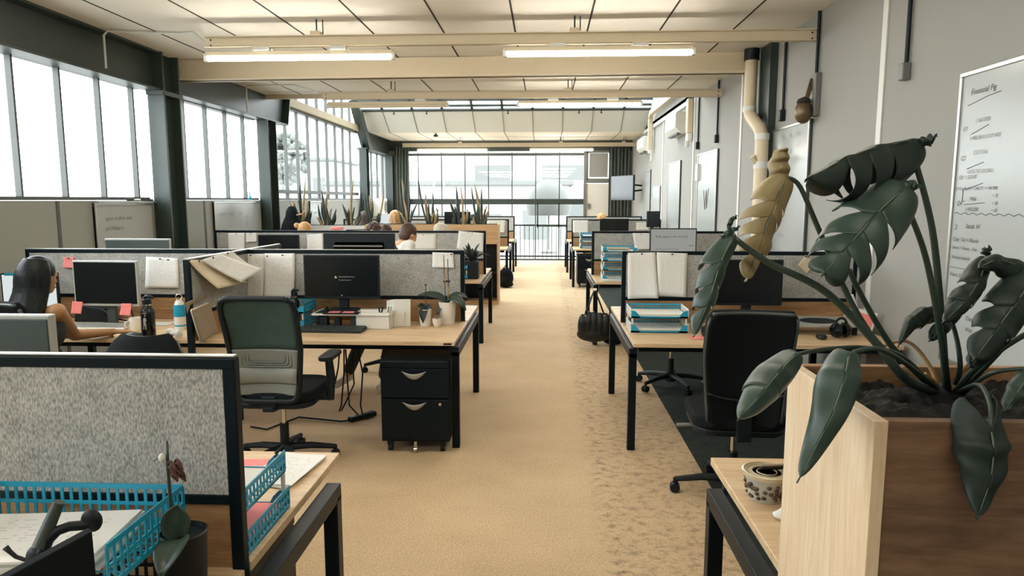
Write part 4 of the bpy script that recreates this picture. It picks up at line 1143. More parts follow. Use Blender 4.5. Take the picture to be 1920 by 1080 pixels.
def stack_sheets(name, label, cat, x, y, z, w, d, n, mat, rz=0.0, group=None, jitter=.006, th=.004):
    """a few loose sheets lying on each other"""
    t = thing(name, label, cat, (x, y, z), rz, group)
    for k in range(n):
        a = random.uniform(-jitter, jitter); mb = MB()
        def fn(u, v):
            p = Matrix.Rotation(a * 6, 2) @ Vector(((u - .5) * w, (v - .5) * d)); return (p.x + a, p.y + a, th * (k + .5) + .002 * math.sin(u * 3 + k))
        mb.grid(fn, 6, 6)
        mb.build('sheet', M[mat] if k == n - 1 else M['blank'], t, solid=th * .8, recalc=False)
    return t
# two-high blue trays on the second right bench
tb = aZ(1233, 613, .73)
letter_tray('lower of the two blue trays under the pinned drawings', .81, 4.99, .732, .40, .27, .055, posts=.045, side='whitematt')
letter_tray('upper of the two blue trays under the pinned drawings', .81, 4.99, .835, .40, .27, .055, side='whitematt')
stack_sheets('paper_pile', 'paper pile in the lower of the two trays on the right bench', 'papers', .81, 4.98, .737, .36, .24, 4, 'blank', th=.006)
stack_sheets('paper_pile', 'paper pile in the upper of the two trays on the right bench', 'papers', .81, 4.98, .840, .36, .24, 4, 'blank', th=.006)
for k, nm in enumerate(('bottom', 'second', 'third', 'top')):
    letter_tray('%s blue tray of the four-high stack on the third right bench' % nm, .88, 8.28, .732 + .108 * k, .40, .28, .05, posts=.052 if k < 3 else 0, side='whitematt')
    stack_sheets('paper_pile', 'papers lying in the %s tray of the four-high stack' % nm, 'papers', .88, 8.27, .737 + .108 * k, .36, .25, 2, 'blank' if k != 1 else 'kraft', th=.006)
tag(MB().box(.74, 1.0, 8.2, 8.34, 1.085, 1.10).build('folder', M['kraft'], bevel=.003), 'brown folder on top of the four-high blue trays', 'folder')
for k, nm in enumerate(('lowest', 'middle', 'topmost')):
    letter_tray('%s blue tray of the three-high stack on the fourth right bench' % nm, .87, 13.6, .732 + .115 * k, .38, .26, .055, posts=.055 if k < 2 else 0, side='whitematt')
    stack_sheets('paper_pile', 'papers in the %s tray of the far three-high stack' % nm, 'papers', .87, 13.58, .737 + .115 * k, .34, .22, 2, 'blank', th=.006)
# far side of the nearest left bench, open side away from the camera
letter_tray('lower blue tray beside loose papers at the near left desk corner', -.955, 1.83, .732, .36, .31, .055, rz=PI, posts=.058)
letter_tray('upper blue tray beside loose papers at the near left desk corner', -.960, 1.82, .848, .36, .31, .055, rz=PI)
stack_sheets('paper_pile', 'pink and white papers in the lower near left tray', 'papers', -.955, 1.84, .737, .31, .27, 3, 'pink', th=.003)
stack_sheets('paper_pile', 'white papers in the upper near left tray', 'papers', -.960, 1.83, .853, .31, .27, 2, 'blank', th=.003)
q = aZ(545, 900, .735)
stack_sheets('paper_pile', 'stapled white sheets spread at the near left desk corner', 'papers', -.885, 2.26, .731, .17, .27, 4, 'paper2', rz=-.12, th=.003, jitter=.01)
q = aZ(500, 872, .735)
stack_sheets('paper_pile', 'pink sheet under the papers at the near left desk corner', 'papers', -.99, 2.29, .731, .30, .14, 1, 'pink', rz=.08, th=.002)
stack_sheets('paper_pile', 'white sheet half hidden behind the near left screen post', 'papers', -1.08, 2.14, .7335, .22, .26, 1, 'paper2', rz=.05, th=.002)
tag(MB().tube([(-.80, 1.95, .90), (-.795, 1.99, .915), (-.78, 1.97, .93), (-.79, 1.93, .92)], .003, 6).build('binder_clip', M['gap']), 'small black clip at the near left trays', 'clip')
# third left bench, blue tray behind the planter pot
letter_tray('lower small blue tray by the dark plant pot on the third left bench', -1.02, 8.25, .732, .22, .3, .06, posts=.045)
letter_tray('upper small blue tray by the dark plant pot on the third left bench', -1.02, 8.25, .84, .22, .3, .06)
letter_tray('blue tray behind the black bottle and mesh chair', -1.93, 5.04, .84, .36, .27, .06, fine=True)
letter_tray('blue tray underneath the one behind the black bottle', -1.93, 5.04, .732, .36, .27, .06, posts=.045)

# ------------------------------------------------------------------ pinned sheets
def pinned(label, px, Y, mat, group='sheets pinned to the screens', curl=.012, name='pinned_sheet', cat='sheet', pins=((.5, .95),), dirn=1, back=0):
    """px: TL, TR, BR, BL pixel corners on the plane Y of the screen face"""
    P = [aY(a, b, Y) for a, b in px]
    c = sum(P, Vector()) / 4
    t = thing(name, label, cat, c, 0, group)
    P = [p - c for p in P]
    def fn(u, v):
        top = P[0].lerp(P[1], u); bot = P[3].lerp(P[2], u); p = bot.lerp(top, v)
        return p + Vector((0, -.003 - curl * (1 - v) ** 2 - curl * .3 * (2 * u - 1) ** 2 * (1 - v), 0))
    MB().grid(fn, 8, 10).build('sheet', M[mat], t, solid=.0012, recalc=False, smooth=True)
    for (u, v) in pins:
        p = fn(u, v); MB().lathe([(.0, -.012), (.006, -.011), (.003, -.006), (.005, 0), (.0, .001)], p, 8, R=Matrix.Rotation(-PI / 2, 3, 'X')).build('pin', M['gap'], t, smooth=40)
    return t
F2, F3 = Y2 - .014, Y3 - .014
pinned('printed sheet pinned left of the side screen, on the second left bench', [(274, 481), (334, 484), (337, 539), (274, 539)], F2, 'paper', pins=((.45, .95), (.7, .93)))
pinned('left of the two long sheets hung beside the black monitor', [(446, 476), (496, 476), (497, 559), (441, 557)], F2, 'paper2', pins=((.3, .95), (.5, .97)), curl=.03)
pinned('right of the two long sheets hung beside the black monitor', [(496, 475), (553, 475), (554, 557), (498, 557)], F2 - .004, 'paper', pins=((.1, .94), (.6, .96)), curl=.03)
pinned('small two-page calendar pinned above the white orchid pot', [(811, 473), (850, 474), (852, 502), (811, 501)], F2, 'paper2', pins=((.9, .9),))
pinned('pink note pinned above the silver-edged monitor', [(120, 482), (140, 482), (139, 502), (120, 502)], F2, 'pink', 'pink sticky notes', pins=((.5, .9),))
pinned('left pinned building plan above the two blue trays', [(1177, 474), (1229, 473), (1232, 557), (1175, 558)], F2 + .01, 'plan', curl=.05, pins=((.5, .97),))
pinned('right pinned building plan above the two blue trays', [(1231, 473), (1289, 475), (1284, 556), (1233, 553)], F2 + .006, 'plan', curl=.03, pins=((.5, .97),))
pinned('small pale card pinned at an angle by the monstera leaf', [(1511, 478), (1530, 497), (1512, 514), (1495, 497)], F2 + .01, 'cream_paper', pins=((.05, .9),), curl=.004)
pinned('tall pale sheet at the left end of the third left bench', [(428, 437), (459, 437), (460, 469), (430, 469)], F3, 'paper2', curl=.02)
pinned('shorter sheet above a grey card on the third left bench', [(461, 437), (481, 437), (482, 453), (462, 454)], F3, 'blank', curl=.01)
pinned('sheet right of the dark monitor on the third left bench', [(576, 440), (605, 438), (606, 469), (577, 469)], F3, 'paper2', curl=.02, pins=((.1, .9),))
pinned('white card with a dark line right of the man in white', [(769, 439), (818, 439), (818, 467), (769, 467)], F3, 'blank', curl=.004)
pinned('large printed sheet at the aisle end of the third left screen', [(860, 433), (907, 437), (906, 472), (857, 466)], F3 - .002, 'paper', curl=.03, pins=((.4, .95), (.55, .95)))
pinned('pale curling sheet on the third right screen', [(1186, 437), (1218, 437), (1220, 467), (1190, 467)], F3, 'paper2', curl=.05)
pinned('printed sheet at the left of the fourth right screen', [(1074, 413), (1103, 413), (1103, 436), (1074, 436)], Y4 - .014, 'paper', curl=.02)
pinned('small framed page right of the far black monitor', [(1193, 417), (1216, 417), (1216, 431), (1193, 431)], Y4 - .014, 'paper2', curl=.004)
pinned('white sheet at the aisle end of the fourth left screen', [(913, 413), (948, 413), (946, 436), (914, 436)], Y4 - .014, 'blank', curl=.03)
# notes stuck to the lower edge of the silver-edged monitor
pinned('left pink note hanging below the silver-edged monitor', [(136, 565), (156, 566), (154, 588), (135, 587)], 4.905, 'pink', 'pink sticky notes', pins=(), curl=.008)
pinned('right pink note hanging below the silver-edged monitor', [(228, 569), (247, 569), (246, 592), (226, 590)], 4.905, 'pink', 'pink sticky notes', pins=(), curl=.008)
# sheets hanging from the side screen, facing the aisle side
def hung(label, px, X, mat, bow):
    P = [aX(a, b, X) for a, b in px]; c = sum(P, Vector()) / 4
    t = thing('pinned_sheet', label, 'sheet', c, 0, 'sheets pinned to the screens'); P = [p - c for p in P]
    def fn(u, v):
        p = P[3].lerp(P[2], u).lerp(P[0].lerp(P[1], u), v)
        return p + Vector((.006 + bow * (1 - v) ** 1.5, 0, 0))
    MB().grid(fn, 8, 10).build('sheet', M[mat], t, solid=.0012, recalc=False, smooth=True)
    p = fn(.5, .95); MB().ell(p, (.008, .008, .008), 8, 6).build('pin', M['gap'], t, smooth=True)
hung('cream sheet drooping from the near end of the side screen', [(351, 487), (385, 487), (438, 529), (380, 541)], -2.30, 'cream_paper', .10)
hung('white printed sheet hanging askew from the side screen', [(376, 487), (412, 476), (464, 504), (420, 529)], -2.28, 'paper', .12)
hung('folded sheet corner behind the askew one on the side screen', [(412, 478), (434, 470), (462, 503), (445, 500)], -2.285, 'blank', .06)

# ================================================================== THINGS ON THE DESKS
def keyboard(label, x, y, z, w, d, rz, body, keys):
    t = thing('keyboard', label, 'keyboard', (x, y, z), rz, 'keyboards')
    MB().prism([(-d / 2, 0), (d / 2, 0), (d / 2, .022), (-d / 2, .012)], w, (-w / 2, 0, 0), (0, 1, 0), (0, 0, 1)).build('case', M[body], t, bevel=.004)
    k = MB(); nx, ny = int(w / .021), 5
    for j in range(ny):
        yy = -d / 2 + .016 + j * (d - .028) / (ny - 1) * .96
        for i in range(nx):
            xx = -w / 2 + .014 + i * (w - .028) / (nx - 1); zz = .012 + .010 * (yy + d / 2) / d
            k.box(xx - .008, xx + .008, yy - .008, yy + .008, zz, zz + .008)
    k.build('keys', M[keys], t)
    return t
q = aZ(622, 618, .74)
keyboard('black keyboard in front of the white riser on the second left bench', q.x, q.y, .731, .47, .16, -.03, 'blackplastic', 'darkgrey')
q = aZ(190, 614, .74)
keyboard('pale keyboard under the long-haired woman\'s hand', q.x - .02, q.y + .03, .731, .42, .13, .0, 'white', 'silver')
def bottle(label, px, py, h, r, x=None, figure=True):
    p = aZ(px, py, .732)
    t = thing('water_bottle', label, 'bottle', (p.x, p.y, .731), 0, 'black flip-top bottles')
    MB().lathe([(r * .92, 0), (r, .006), (r, h * .60), (r * .95, h * .66), (r * .62, h * .73), (r * .62, h * .78)], n=24).build('body', M['blackgloss'], t, smooth=40)
    MB().lathe([(r * .66, h * .77), (r * .66, h * .80)], n=24).build('neck_ring', M['chrome'], t, smooth=40)
    MB().lathe([(r * .64, h * .80), (r * .64, h * .90), (r * .5, h * .92)], n=24).build('cap', M['blackplastic'], t, smooth=40)
    MB().tube([(-r * .6, 0, h * .90), (-r * .1, 0, h * .97), (r * .7, 0, h * .96), (r * 1.05, 0, h * .93)], [r * .2, r * .3, r * .25, r * .12], 8).build('flip_spout', M['blackplastic'], t, smooth=60)
    if figure:
        g = MB()     # pale upright figure printed on the front, with an arc of lettering above it
        for P in ([(0, .42), (.28, .36), (.34, .22), (.18, .14), (.3, -.02), (.26, -.30), (.12, -.30), (.08, -.05), (-.06, -.06), (-.1, -.30), (-.26, -.28), (-.16, .02), (-.22, .2), (-.14, .36)],
                  [(.06, .44), (.2, .47), (.16, .6), (.02, .6)]):
            n = len(P); vs = []
            for a, b in P:
                th = a * .9; vs.append((math.sin(th) * (r + .0008), -math.cos(th) * (r + .0008), h * .36 + b * h * .38))
            g.add(vs, [list(range(n))])
        for k in range(9):
            th = (-.5 + k / 8) * .7; g.add([(math.sin(th + dx) * (r + .0008), -math.cos(th + dx) * (r + .0008), h * (.605 - .10 * th * th + dz)) for dx, dz in ((-.03, 0), (.03, 0), (.03, .018), (-.03, .018))], [(0, 1, 2, 3)])
        g.build('printed_figure', M['silver'], t, recalc=False)
    return t
bottle('black bottle with a pale printed figure beside the white mug', 280, 636, .30, .044)
bottle('black bottle with a pale printed figure behind the mesh chair', 554, 612, .285, .036)
bottle('black flip-top bottle behind the monstera stems, by the right wall', 1662, 608, .26, .034, figure=False)
# mug
p = aZ(257, 620, .73)
t = thing('mug', 'white mug with a handle between keyboard and black bottle', 'mug', (p.x, p.y, .731))
MB().lathe([(.040, 0), (.046, .01), (.047, .095), (.043, .095), (.042, .012), (.0, .010)], n=28).build('body', M['ceramic'], t, smooth=40)
MB().tube([(-.03, -.035, .075), (-.045, -.06, .07), (-.045, -.065, .045), (-.03, -.038, .025)], .007, 8).build('handle', M['ceramic'], t, smooth=True)
def simple(name, label, cat, mb, mat, group=None, **k): return tag(mb.build(name, mat, **k), label, cat, group)
p = aZ(252, 632, .735)
simple('spectacle_case', 'slim blue-grey case lying in front of the white mug', 'case', MB().tube([(p.x - .07, p.y - .01, .75), (p.x, p.y, .752), (p.x + .07, p.y + .01, .75)], [.012, .019, .012], 10), M['darkgrey'], smooth=True)
p = aZ(222, 606, .735)
stack_sheets('note_pad', 'pink paper lying behind the pale keyboard', 'papers', p.x, p.y, .731, .16, .09, 2, 'pink', th=.002)
p = aZ(297, 606, .735)
stack_sheets('note_pad', 'pink-edged white paper behind the printed bottle', 'papers', p.x, p.y, .731, .2, .12, 2, 'blank', th=.002)
# crumpled tissues
tm = MB(); p = aZ(322, 634, .735)
for k in range(9): tm.ell((p.x + random.uniform(-.09, .05), p.y + random.uniform(0, .06), .757 + random.uniform(0, .02)), (random.uniform(.018, .034), random.uniform(.018, .03), random.uniform(.012, .024)), 8, 5, R=Euler((random.random() * 3, random.random() * 3, 0)).to_matrix())
o = remeshed('tissue', tm, M['blank'], None, .006, 1); tag(o, 'crumpled pale tissue beside the side-screen post', 'tissue')
# blue and white sanitiser carton with a ring
p = aZ(332, 620, .735)
t = thing('dispenser_pouch', 'turquoise and white pouch with a ring, standing by the side screen', 'pouch', (p.x, p.y + .05, .731), .15)
MB().lathe([(.036, 0), (.04, .03), (.038, .15), (.03, .2), (.02, .215)], n=14).build('body', M['white'], t, smooth=40)
for z0, z1 in ((.10, .185), (.03, .05)): MB().lathe([(.0408, z0), (.0405, (z0 + z1) / 2), (.036, z1)], n=14).build('label_band', M['blue'], t, smooth=40)
MB().tube([(.022 * math.cos(a), 0, .238 + .022 * math.sin(a)) for a in [k * PI / 8 for k in range(17)]], .004, 6).build('ring', M['chrome'], t, smooth=True)
# black docking box and its cables behind the silver-edged monitor
p = aZ(165, 604, .735)
t = thing('docking_box', 'black box with cables behind the silver-edged monitor', 'box', (p.x, 5.15, .731))
MB().prism([(-.13, 0), (.15, 0), (.10, .10), (-.11, .14)], .12, (0, .06, 0), (1, 0, 0), (0, 0, 1)).build('case', M['blackplastic'], t, bevel=.006)
MB().tube([(.08, -.06, .11), (.22, -.08, .03), (.3, -.06, .01)], .006, 6).build('cable', M['blackplastic'], t, smooth=True)
MB().tube([(.20, .02, .22), (.27, .02, .10), (.29, .03, .01)], .005, 6).build('cable', M['blackplastic'], t, smooth=True)
# envelope and notebook leaning on the side screen
def leaning(name, label, cat, px, mat, th, X, edge=None):
    tl, tr = aX(*px[0], X), aX(*px[1], X); br, bl = aZ(*px[2], .736), aZ(*px[3], .736)
    c = (tl + tr + br + bl) / 4; n = (tr - tl).cross(bl - tl).normalized()
    if n.y > 0: n = -n
    t = thing(name, label, cat, c)
    mb = MB(); a = [q - c for q in (bl, br, tr, tl)]
    mb.add(a + [q + n * -th for q in a], [(0, 1, 2, 3), (7, 6, 5, 4), (0, 4, 5, 1), (1, 5, 6, 2), (2, 6, 7, 3), (3, 7, 4, 0)])
    mb.build('cover', mat, t)
    return t, a, n
leaning('envelope', 'open kraft envelope leaning on the side screen', 'envelope', [(348, 568), (386, 551), (375, 625), (356, 632)], M['kraft'], .004, -2.285)
t, a, n = leaning('notebook', 'grey notebook with pale page edges leaning on the side screen', 'notebook', [(357, 580), (388, 567), (404, 622), (374, 638)], M['kraft'], .022, -2.25)
m = MB(); m.bar(a[0] - n * .01 + Vector((-.004, 0, .003)), a[3] - n * .01 + Vector((-.004, 0, -.003)), .008, .017, up=(0, 1, 0)); m.build('pages', M['blank'], t)

# ---- second left bench, right workstation
t = thing('monitor_riser', 'white desk riser under the black monitor', 'riser', (-1.40, 5.01, .731))
MB().prism(round_rect(.29, .13, .02), .014, (0, 0, .098)).build('shelf', M['white'], t, bevel=.004)
for s in (-1, 1): MB().box(s * .25 - .012, s * .25 + .012, -.11, .11, 0, .099).build('foot', M['blackplastic'], t, bevel=.003)
for x, w, h in ((-.2, .06, .085), (-.1, .045, .08)):
    simple('speaker', 'small black block standing under the white riser', 'speaker', MB().box(-1.40 + x - w / 2, -1.40 + x + w / 2, 4.88, 4.94, .731, .731 + h), M['blackplastic'], 'black blocks under the riser', bevel=.005)
simple('speaker', 'wide dark box under the right of the white riser', 'speaker', MB().box(-1.40 - .02, -1.40 + .2, 4.96, 5.04, .731, .82), M['darkgrey'], bevel=.005)
p = aY(638, 581, 4.87)
t = thing('desk_pad', 'black pad with two pink cards on the white riser', 'pad', (p.x, 4.90, .8435))
MB().box(-.13, .13, -.035, .04, 0, .008).build('pad', M['blackplastic'], t, bevel=.002)
for s, rz in ((-1, .06), (1, -.05)):
    MB().obox((s * .052, 0, .0105), (.085, .05, .003), Matrix.Rotation(rz, 3, 'Z')).build('card', M['pink'], t)
t = thing('phone_handset', 'black desk phone handset on the left of the riser', 'phone', (-1.62, 4.93, .845))
MB().prism([(-.05, 0), (.05, 0), (.035, .045), (.02, .03)], .06, (0, .03, 0), (1, 0, 0), (0, 0, 1)).build('handset', M['blackplastic'], t, bevel=.006)
a, b = aZ(668, 617, .731), aZ(733, 616, .731)
t = thing('desk_organiser', 'white box organiser full of pens, right of the black keyboard', 'organiser', ((a.x + b.x) / 2, a.y + .06, .731), -.02)
w = (b.x - a.x) / 2
og = MB()
og.box(-w, w, -.06, -.056, 0, .12); og.box(-w, w, .056, .06, 0, .125); og.box(-w, -w + .004, -.06, .06, 0, .12); og.box(w - .004, w, -.06, .06, 0, .12); og.box(-w, w, -.06, .06, 0, .004); og.box(-.01, -.007, -.06, .06, 0, .11)
og.build('tray', M['whitematt'], t)
for k, (x, rz, c) in enumerate(((.03, .2, 'blackplastic'), (.05, -.15, 'gap'), (.07, .3, 'whitematt'), (.09, .1, 'blackplastic'), (.06, .45, 'kraft'))):
    tag(MB().tube([((a.x + b.x) / 2 + x, a.y + .06, .737), ((a.x + b.x) / 2 + x + rz * .14, a.y + .07, .885)], .006, 8).build('pen', M[c], smooth=40), 'pen standing in the white box organiser', 'pen', 'pens in the white organiser')
a, b = aY(722, 559, 5.02), aY(768, 559, 5.02)
t = thing('folded_card', 'pale folded card standing behind the organiser', 'card', ((a.x + b.x) / 2, 5.03, .731))
w = b.x - a.x
cd = MB(); cd.add([(-w * .5, .02, 0), (-w * .15, -.03, 0), (w * .5, .0, 0), (-w * .5, .04, .185), (-w * .15, .0, .2), (w * .5, .02, .2)], [(0, 1, 4, 3), (1, 2, 5, 4)])
cd.build('card', M['blank'], t, solid=.003)
MB().obox((.02, -.02, .06), (.06, .004, .11), Matrix.Rotation(.08, 3, 'Z')).build('small_card', M['blank'], t)

def leaf_blade(mb, base, mid, tip, w, n=(0, 0, 1), cup=.25, nu=10, nv=6, m=0):
    base, mid, tip = Vector(base), Vector(mid), Vector(tip); N = Vector(n).normalized()
    def fn(u, v):
        c = base * (1 - v) ** 2 + mid * 2 * v * (1 - v) + tip * v * v
        T = ((mid - base) * (1 - v) + (tip - mid) * v).normalized(); S = T.cross(N).normalized(); U = S.cross(T)
        ww = w * math.sin(min(1, v * 1.02 + .02) * PI) ** .62
        x = 2 * u - 1
        return c + S * (x * ww) + U * (cup * w * (x * x - .0) * (1 if cup else 0))
    mb.grid(fn, nv, nu, m); return mb
# two orchids and a succulent in white pots
p = aZ(796, 612, .731)
t = thing('potted_orchid', 'small orchid in a white square pot, leaf hanging down the front', 'plant', (p.x, p.y + .04, .731), 0, 'orchids on the desks')
MB().lathe([(.040, 0), (.048, .125), (.044, .125), (.042, .11), (0, .11)], n=28).build('pot', M['ceramic'], t, smooth=40)
for b, mm, tp, w in (((0, -.02, .115), (-.01, -.06, .15), (-.005, -.065, .03), .032), ((0, 0, .115), (-.02, .01, .17), (-.05, -.02, .145), .018), ((0, 0, .115), (.03, 0, .16), (.05, -.02, .13), .018)):
    leaf_blade(MB(), b, mm, tp, w, (0, -1, .3)).build('leaf', M['leaf_d'], t, smooth=True, solid=.003)
MB().tube([(0.005, .0, .11), (.006, 0, .30)], .003, 6).build('stake', M['stem'], t)
MB().ell((.006, 0, .305), (.008, .008, .008), 8, 6).build('stake_knob', M['brownflower'], t, smooth=True)
p = aZ(819, 613, .731)
t = thing('potted_succulent', 'tiny succulent in the smallest round white pot', 'plant', (p.x, p.y + .02, .731))
MB().lathe([(.022, 0), (.034, .03), (.036, .062), (.032, .062), (.03, .05), (0, .05)], n=24).build('pot', M['ceramic'], t, smooth=40)
for k in range(7):
    a = k * .9; leaf_blade(MB(), (0, 0, .05), (.012 * math.cos(a), .012 * math.sin(a), .075), (.024 * math.cos(a), .024 * math.sin(a), .08), .008, (0, 0, 1)).build('leaf', M['leaf_p'], t, smooth=True, solid=.003)
p = aZ(840, 609, .731)
t = thing('potted_orchid', 'large-leaved orchid with two tall stakes in the tallest white pot', 'plant', (p.x - .01, p.y + .06, .731), 0, 'orchids on the desks')
tp_ = MB().lathe([(.052, 0), (.068, .165), (.064, .168), (.06, .15), (0, .15)], n=32); tp_.build('pot', M['ceramic'], t, smooth=40)
for b, mm, tp, w in (((-.01, 0, .16), (-.07, -.02, .24), (-.215, -.04, .215), .042), ((.01, 0, .16), (.07, -.01, .27), (.14, -.02, .10), .036), ((.0, -.01, .16), (.05, -.05, .24), (.12, -.06, .13), .032),
                     ((.0, .02, .16), (.06, .05, .25), (.15, .06, .18), .034), ((-.0, -.01, .15), (-.05, -.03, .17), (-.075, -.05, .06), .022)):
    leaf_blade(MB(), b, mm, tp, w, (0, -.5, 1)).build('leaf', M['orchid'], t, smooth=True, solid=.003)
for x0, x1, h in ((-.015, -.025, .52), (.012, .005, .49)): MB().tube([(x0, 0, .15), (x1, 0, h)], .0032, 6).build('stake', M['stem'], t)
MB().tube([(.0, 0, .16), (.012, -.005, .27), (-.02, -.005, .33), (.002, 0, .42)], .005, 6).build('flower_stem', M['drystem'], t, smooth=True)
MB().box(-.03, .02, -.008, .008, .315, .327).build('clip', M['gap'], t)

# cables hanging under the second left bench
for k, pts in enumerate(([(637, 655), (634, 690), (628, 720)], [(645, 655), (645, 700), (640, 760), (636, 772)], [(648, 655), (652, 720), (655, 760), (678, 800), (690, 798)], [(671, 655), (680, 700), (676, 760), (682, 808), (688, 800)], [(660, 660), (664, 720), (648, 755), (640, 770)])):
    P = []
    for (a, b) in pts:
        d = aY(a, b, 5.05); P.append(d if d.z > .012 else Vector((d.x, d.y, .012)))
    m = MB(); m.tube(P, .006, 6)
    tag(m.build('power_cable', M['blackplastic'], smooth=True), 'black cable hanging from under the second left bench to the floor', 'cable', 'cables under the bench')
m = MB(); P = [aZ(*q, .012) for q in ((470, 800), (500, 805), (560, 782), (640, 790), (690, 783), (705, 775))]; m.tube(P, .007, 6)
tag(m.build('power_cable', M['blackplastic'], smooth=True), 'black cable trailing across the carpet behind the mesh chair', 'cable')
a, b = aZ(655, 787, .02), aZ(703, 774, .02)
t = thing('power_strip', 'black power strip on the carpet left of the drawer unit', 'power strip', (a + b) / 2)
MB().bar((a - b) / 2 - Vector((0, 0, .0)), (b - a) / 2, .05, .036).build('body', M['blackplastic'], t, bevel=.006)
for k in range(4):
    c = (b - a) * ((k + .5) / 4 - .5); MB().cyl(c + Vector((0, 0, .018)), c + Vector((0, 0, .021)), .018, n=12).build('socket', M['darkgrey'], t)

# ---- second right bench
t = thing('laptop_stand', 'white sloping laptop stand with a black oval mat, right bench', 'stand', (1.93, 4.93, .731), -.04)
MB().prism([(-.14, .06), (.13, .085), (.13, .095), (-.14, .072)], .52, (-.26, 0, 0), (0, 1, 0), (0, 0, 1)).build('top', M['silver'], t, bevel=.003)
for s in (-1, 1): MB().box(s * .22 - .015, s * .22 + .015, -.1, .1, 0, .07).build('foot', M['blackplastic'], t, bevel=.003)
ov = MB(); ov.lathe([(0, 0), (1, 0), (1, 1), (0, 1)], n=28)
ov.v = [Vector((p.x * .13 - .0, p.y * .075 - .01, .0815 + p.y * .0073 + p.z * .004)) for p in ov.v]
ov.build('oval_mat', M['blackplastic'], t)
p = aZ(1581, 636, .731)
t = thing('headphones', 'round black headphones on the right bench in front of the stand', 'headphones', (p.x, p.y + .05, .731), .4)
for s in (-1, 1): MB().lathe([(.0, -.02), (.04, -.018), (.052, 0), (.045, .018), (.0, .024)], (s * .035, 0, .054), 20, R=Matrix.Rotation(PI / 2 * s, 3, 'Y')).build('ear_cup', M['blackgloss'], t, smooth=40)
MB().tube([(.06 * math.cos(a), .0, .06 + .075 * math.sin(a)) for a in [PI * k / 12 for k in range(13)]], .008, 8).build('headband', M['blackplastic'], t, smooth=True)
p = aZ(1543, 637, .731)
t = thing('computer_mouse', 'black mouse beside the headphones on the right bench', 'mouse', (p.x, p.y + .03, .731))
MB().ell((0, 0, .016), (.034, .05, .02), 16, 10).build('body', M['blackgloss'], t, smooth=True)
MB().tube([(0, .05, .01), (.04, .1, .005), (.12, .1, .005), (.14, .05, .006)], .003, 6).build('cable', M['white'], t, smooth=True)
p = aZ(1600, 612, .731)
t = thing('tissue_box', 'white and blue tissue box with a tissue sticking up, right bench', 'tissue box', (p.x + .02, p.y + .02, .731), .25)
MB().box(-.06, .06, -.055, .055, 0, .125).build('box', M['white'], t, bevel=.003)
MB().box(.0605, .062, -.055, .055, 0, .125).build('blue_side', M['blue'], t)
ts = MB(); ts.grid(lambda u, v: (-.01 - .05 * v + (u - .5) * .05 * (1 - .3 * v), .02 * math.sin(u * 4), .12 + .12 * v), 5, 6)
ts.build('tissue', M['blank'], t, smooth=True, solid=.003)
p = aZ(1632, 612, .731)
t = thing('greeting_card', 'pink and white card leaning by the right wall', 'card', (2.22, 4.85, .731), -.3)
MB().obox((0, 0, .085), (.12, .004, .17), Matrix.Rotation(.25, 3, 'Y') @ Matrix.Rotation(-.2, 3, 'X')).build('card', M['blank'], t)
MB().obox((0, -.004, .085), (.09, .003, .12), Matrix.Rotation(.25, 3, 'Y') @ Matrix.Rotation(-.2, 3, 'X')).build('picture', M['pink'], t)
t = thing('headphones', 'dark headphones left of the black chair top on the right bench', 'headphones', (1.17, 4.72, .731), .2)
MB().tube([(.075 * math.cos(a), 0, .03 + .085 * math.sin(a)) for a in [PI * k / 12 for k in range(13)]], .009, 8).build('headband', M['blackplastic'], t, smooth=True)
for s in (-1, 1): MB().lathe([(.0, -.018), (.036, -.016), (.042, 0), (.0, .018)], (s * .075, 0, .042), 18, R=Matrix.Rotation(PI / 2, 3, 'Y')).build('ear_cup', M['blackgloss'], t, smooth=40)
p = aZ(1312, 634, .731)
stack_sheets('note_pad', 'pink paper under the hanging pale leaf on the right bench', 'papers', p.x, p.y, .731, .14, .1, 1, 'pink', rz=.2, th=.002)
# third benches
p = aZ(1150, 519, .731)
stack_sheets('paper_pile', 'white papers in front of the four-high blue trays', 'papers', .85, 8.04, .731, .36, .16, 3, 'blank', th=.004)
t = thing('potted_shrub', 'bushy dark plant in a black square pot, aisle end of the third left bench', 'plant', (-.87, 8.2, .731))
pm = MB(); pm.box(-.085, .085, -.085, .085, 0, .21); pm.build('pot', M['blackplastic'], t, bevel=.01)
for k in range(26):
    a = random.uniform(0, 2 * PI); e = random.uniform(.3, 1.3); L = random.uniform(.12, .25)
    d = Vector((math.cos(a) * math.cos(e), math.sin(a) * math.cos(e), math.sin(e)))
    leaf_blade(MB(), (0, 0, .2), d * L * .6 + Vector((0, 0, .22)), d * L + Vector((0, 0, .2)), .024, (0, 0, 1)).build('leaf', M['leaf_d'], t, smooth=True)
for k in range(5):
    a = -.4 + .35 * k; d = Vector((math.cos(a) * .25, math.sin(a) * .15, 0))
    leaf_blade(MB(), (.03, 0, .2), d * .5 + Vector((0, 0, .34)), d + Vector((0, 0, .26)), .022, (0, 0, 1)).build('leaf', M['leaf_d'], t, smooth=True)
tag(MB().box(-.03, .03, -.03, .03, 0, .10).xf(Matrix.Translation((-1.03, 7.98, .731))).build('pen_pot', M['blackplastic'], bevel=.006), 'small dark pot in front of the black-potted shrub', 'pot')
p = aY(632, 431, 8.7)
simple('pencil_case', 'pink and brown case resting on top of the third left screen', 'case', MB().ell((p.x, 8.7, 1.302), (.09, .03, .022), 12, 8), M['pink'], smooth=True)
simple('ruler', 'dark ruler lying along the top of the third left screen', 'ruler', MB().bar((p.x + .12, 8.7, 1.283), (p.x + .42, 8.7, 1.289), .03, .01), M['gap'])

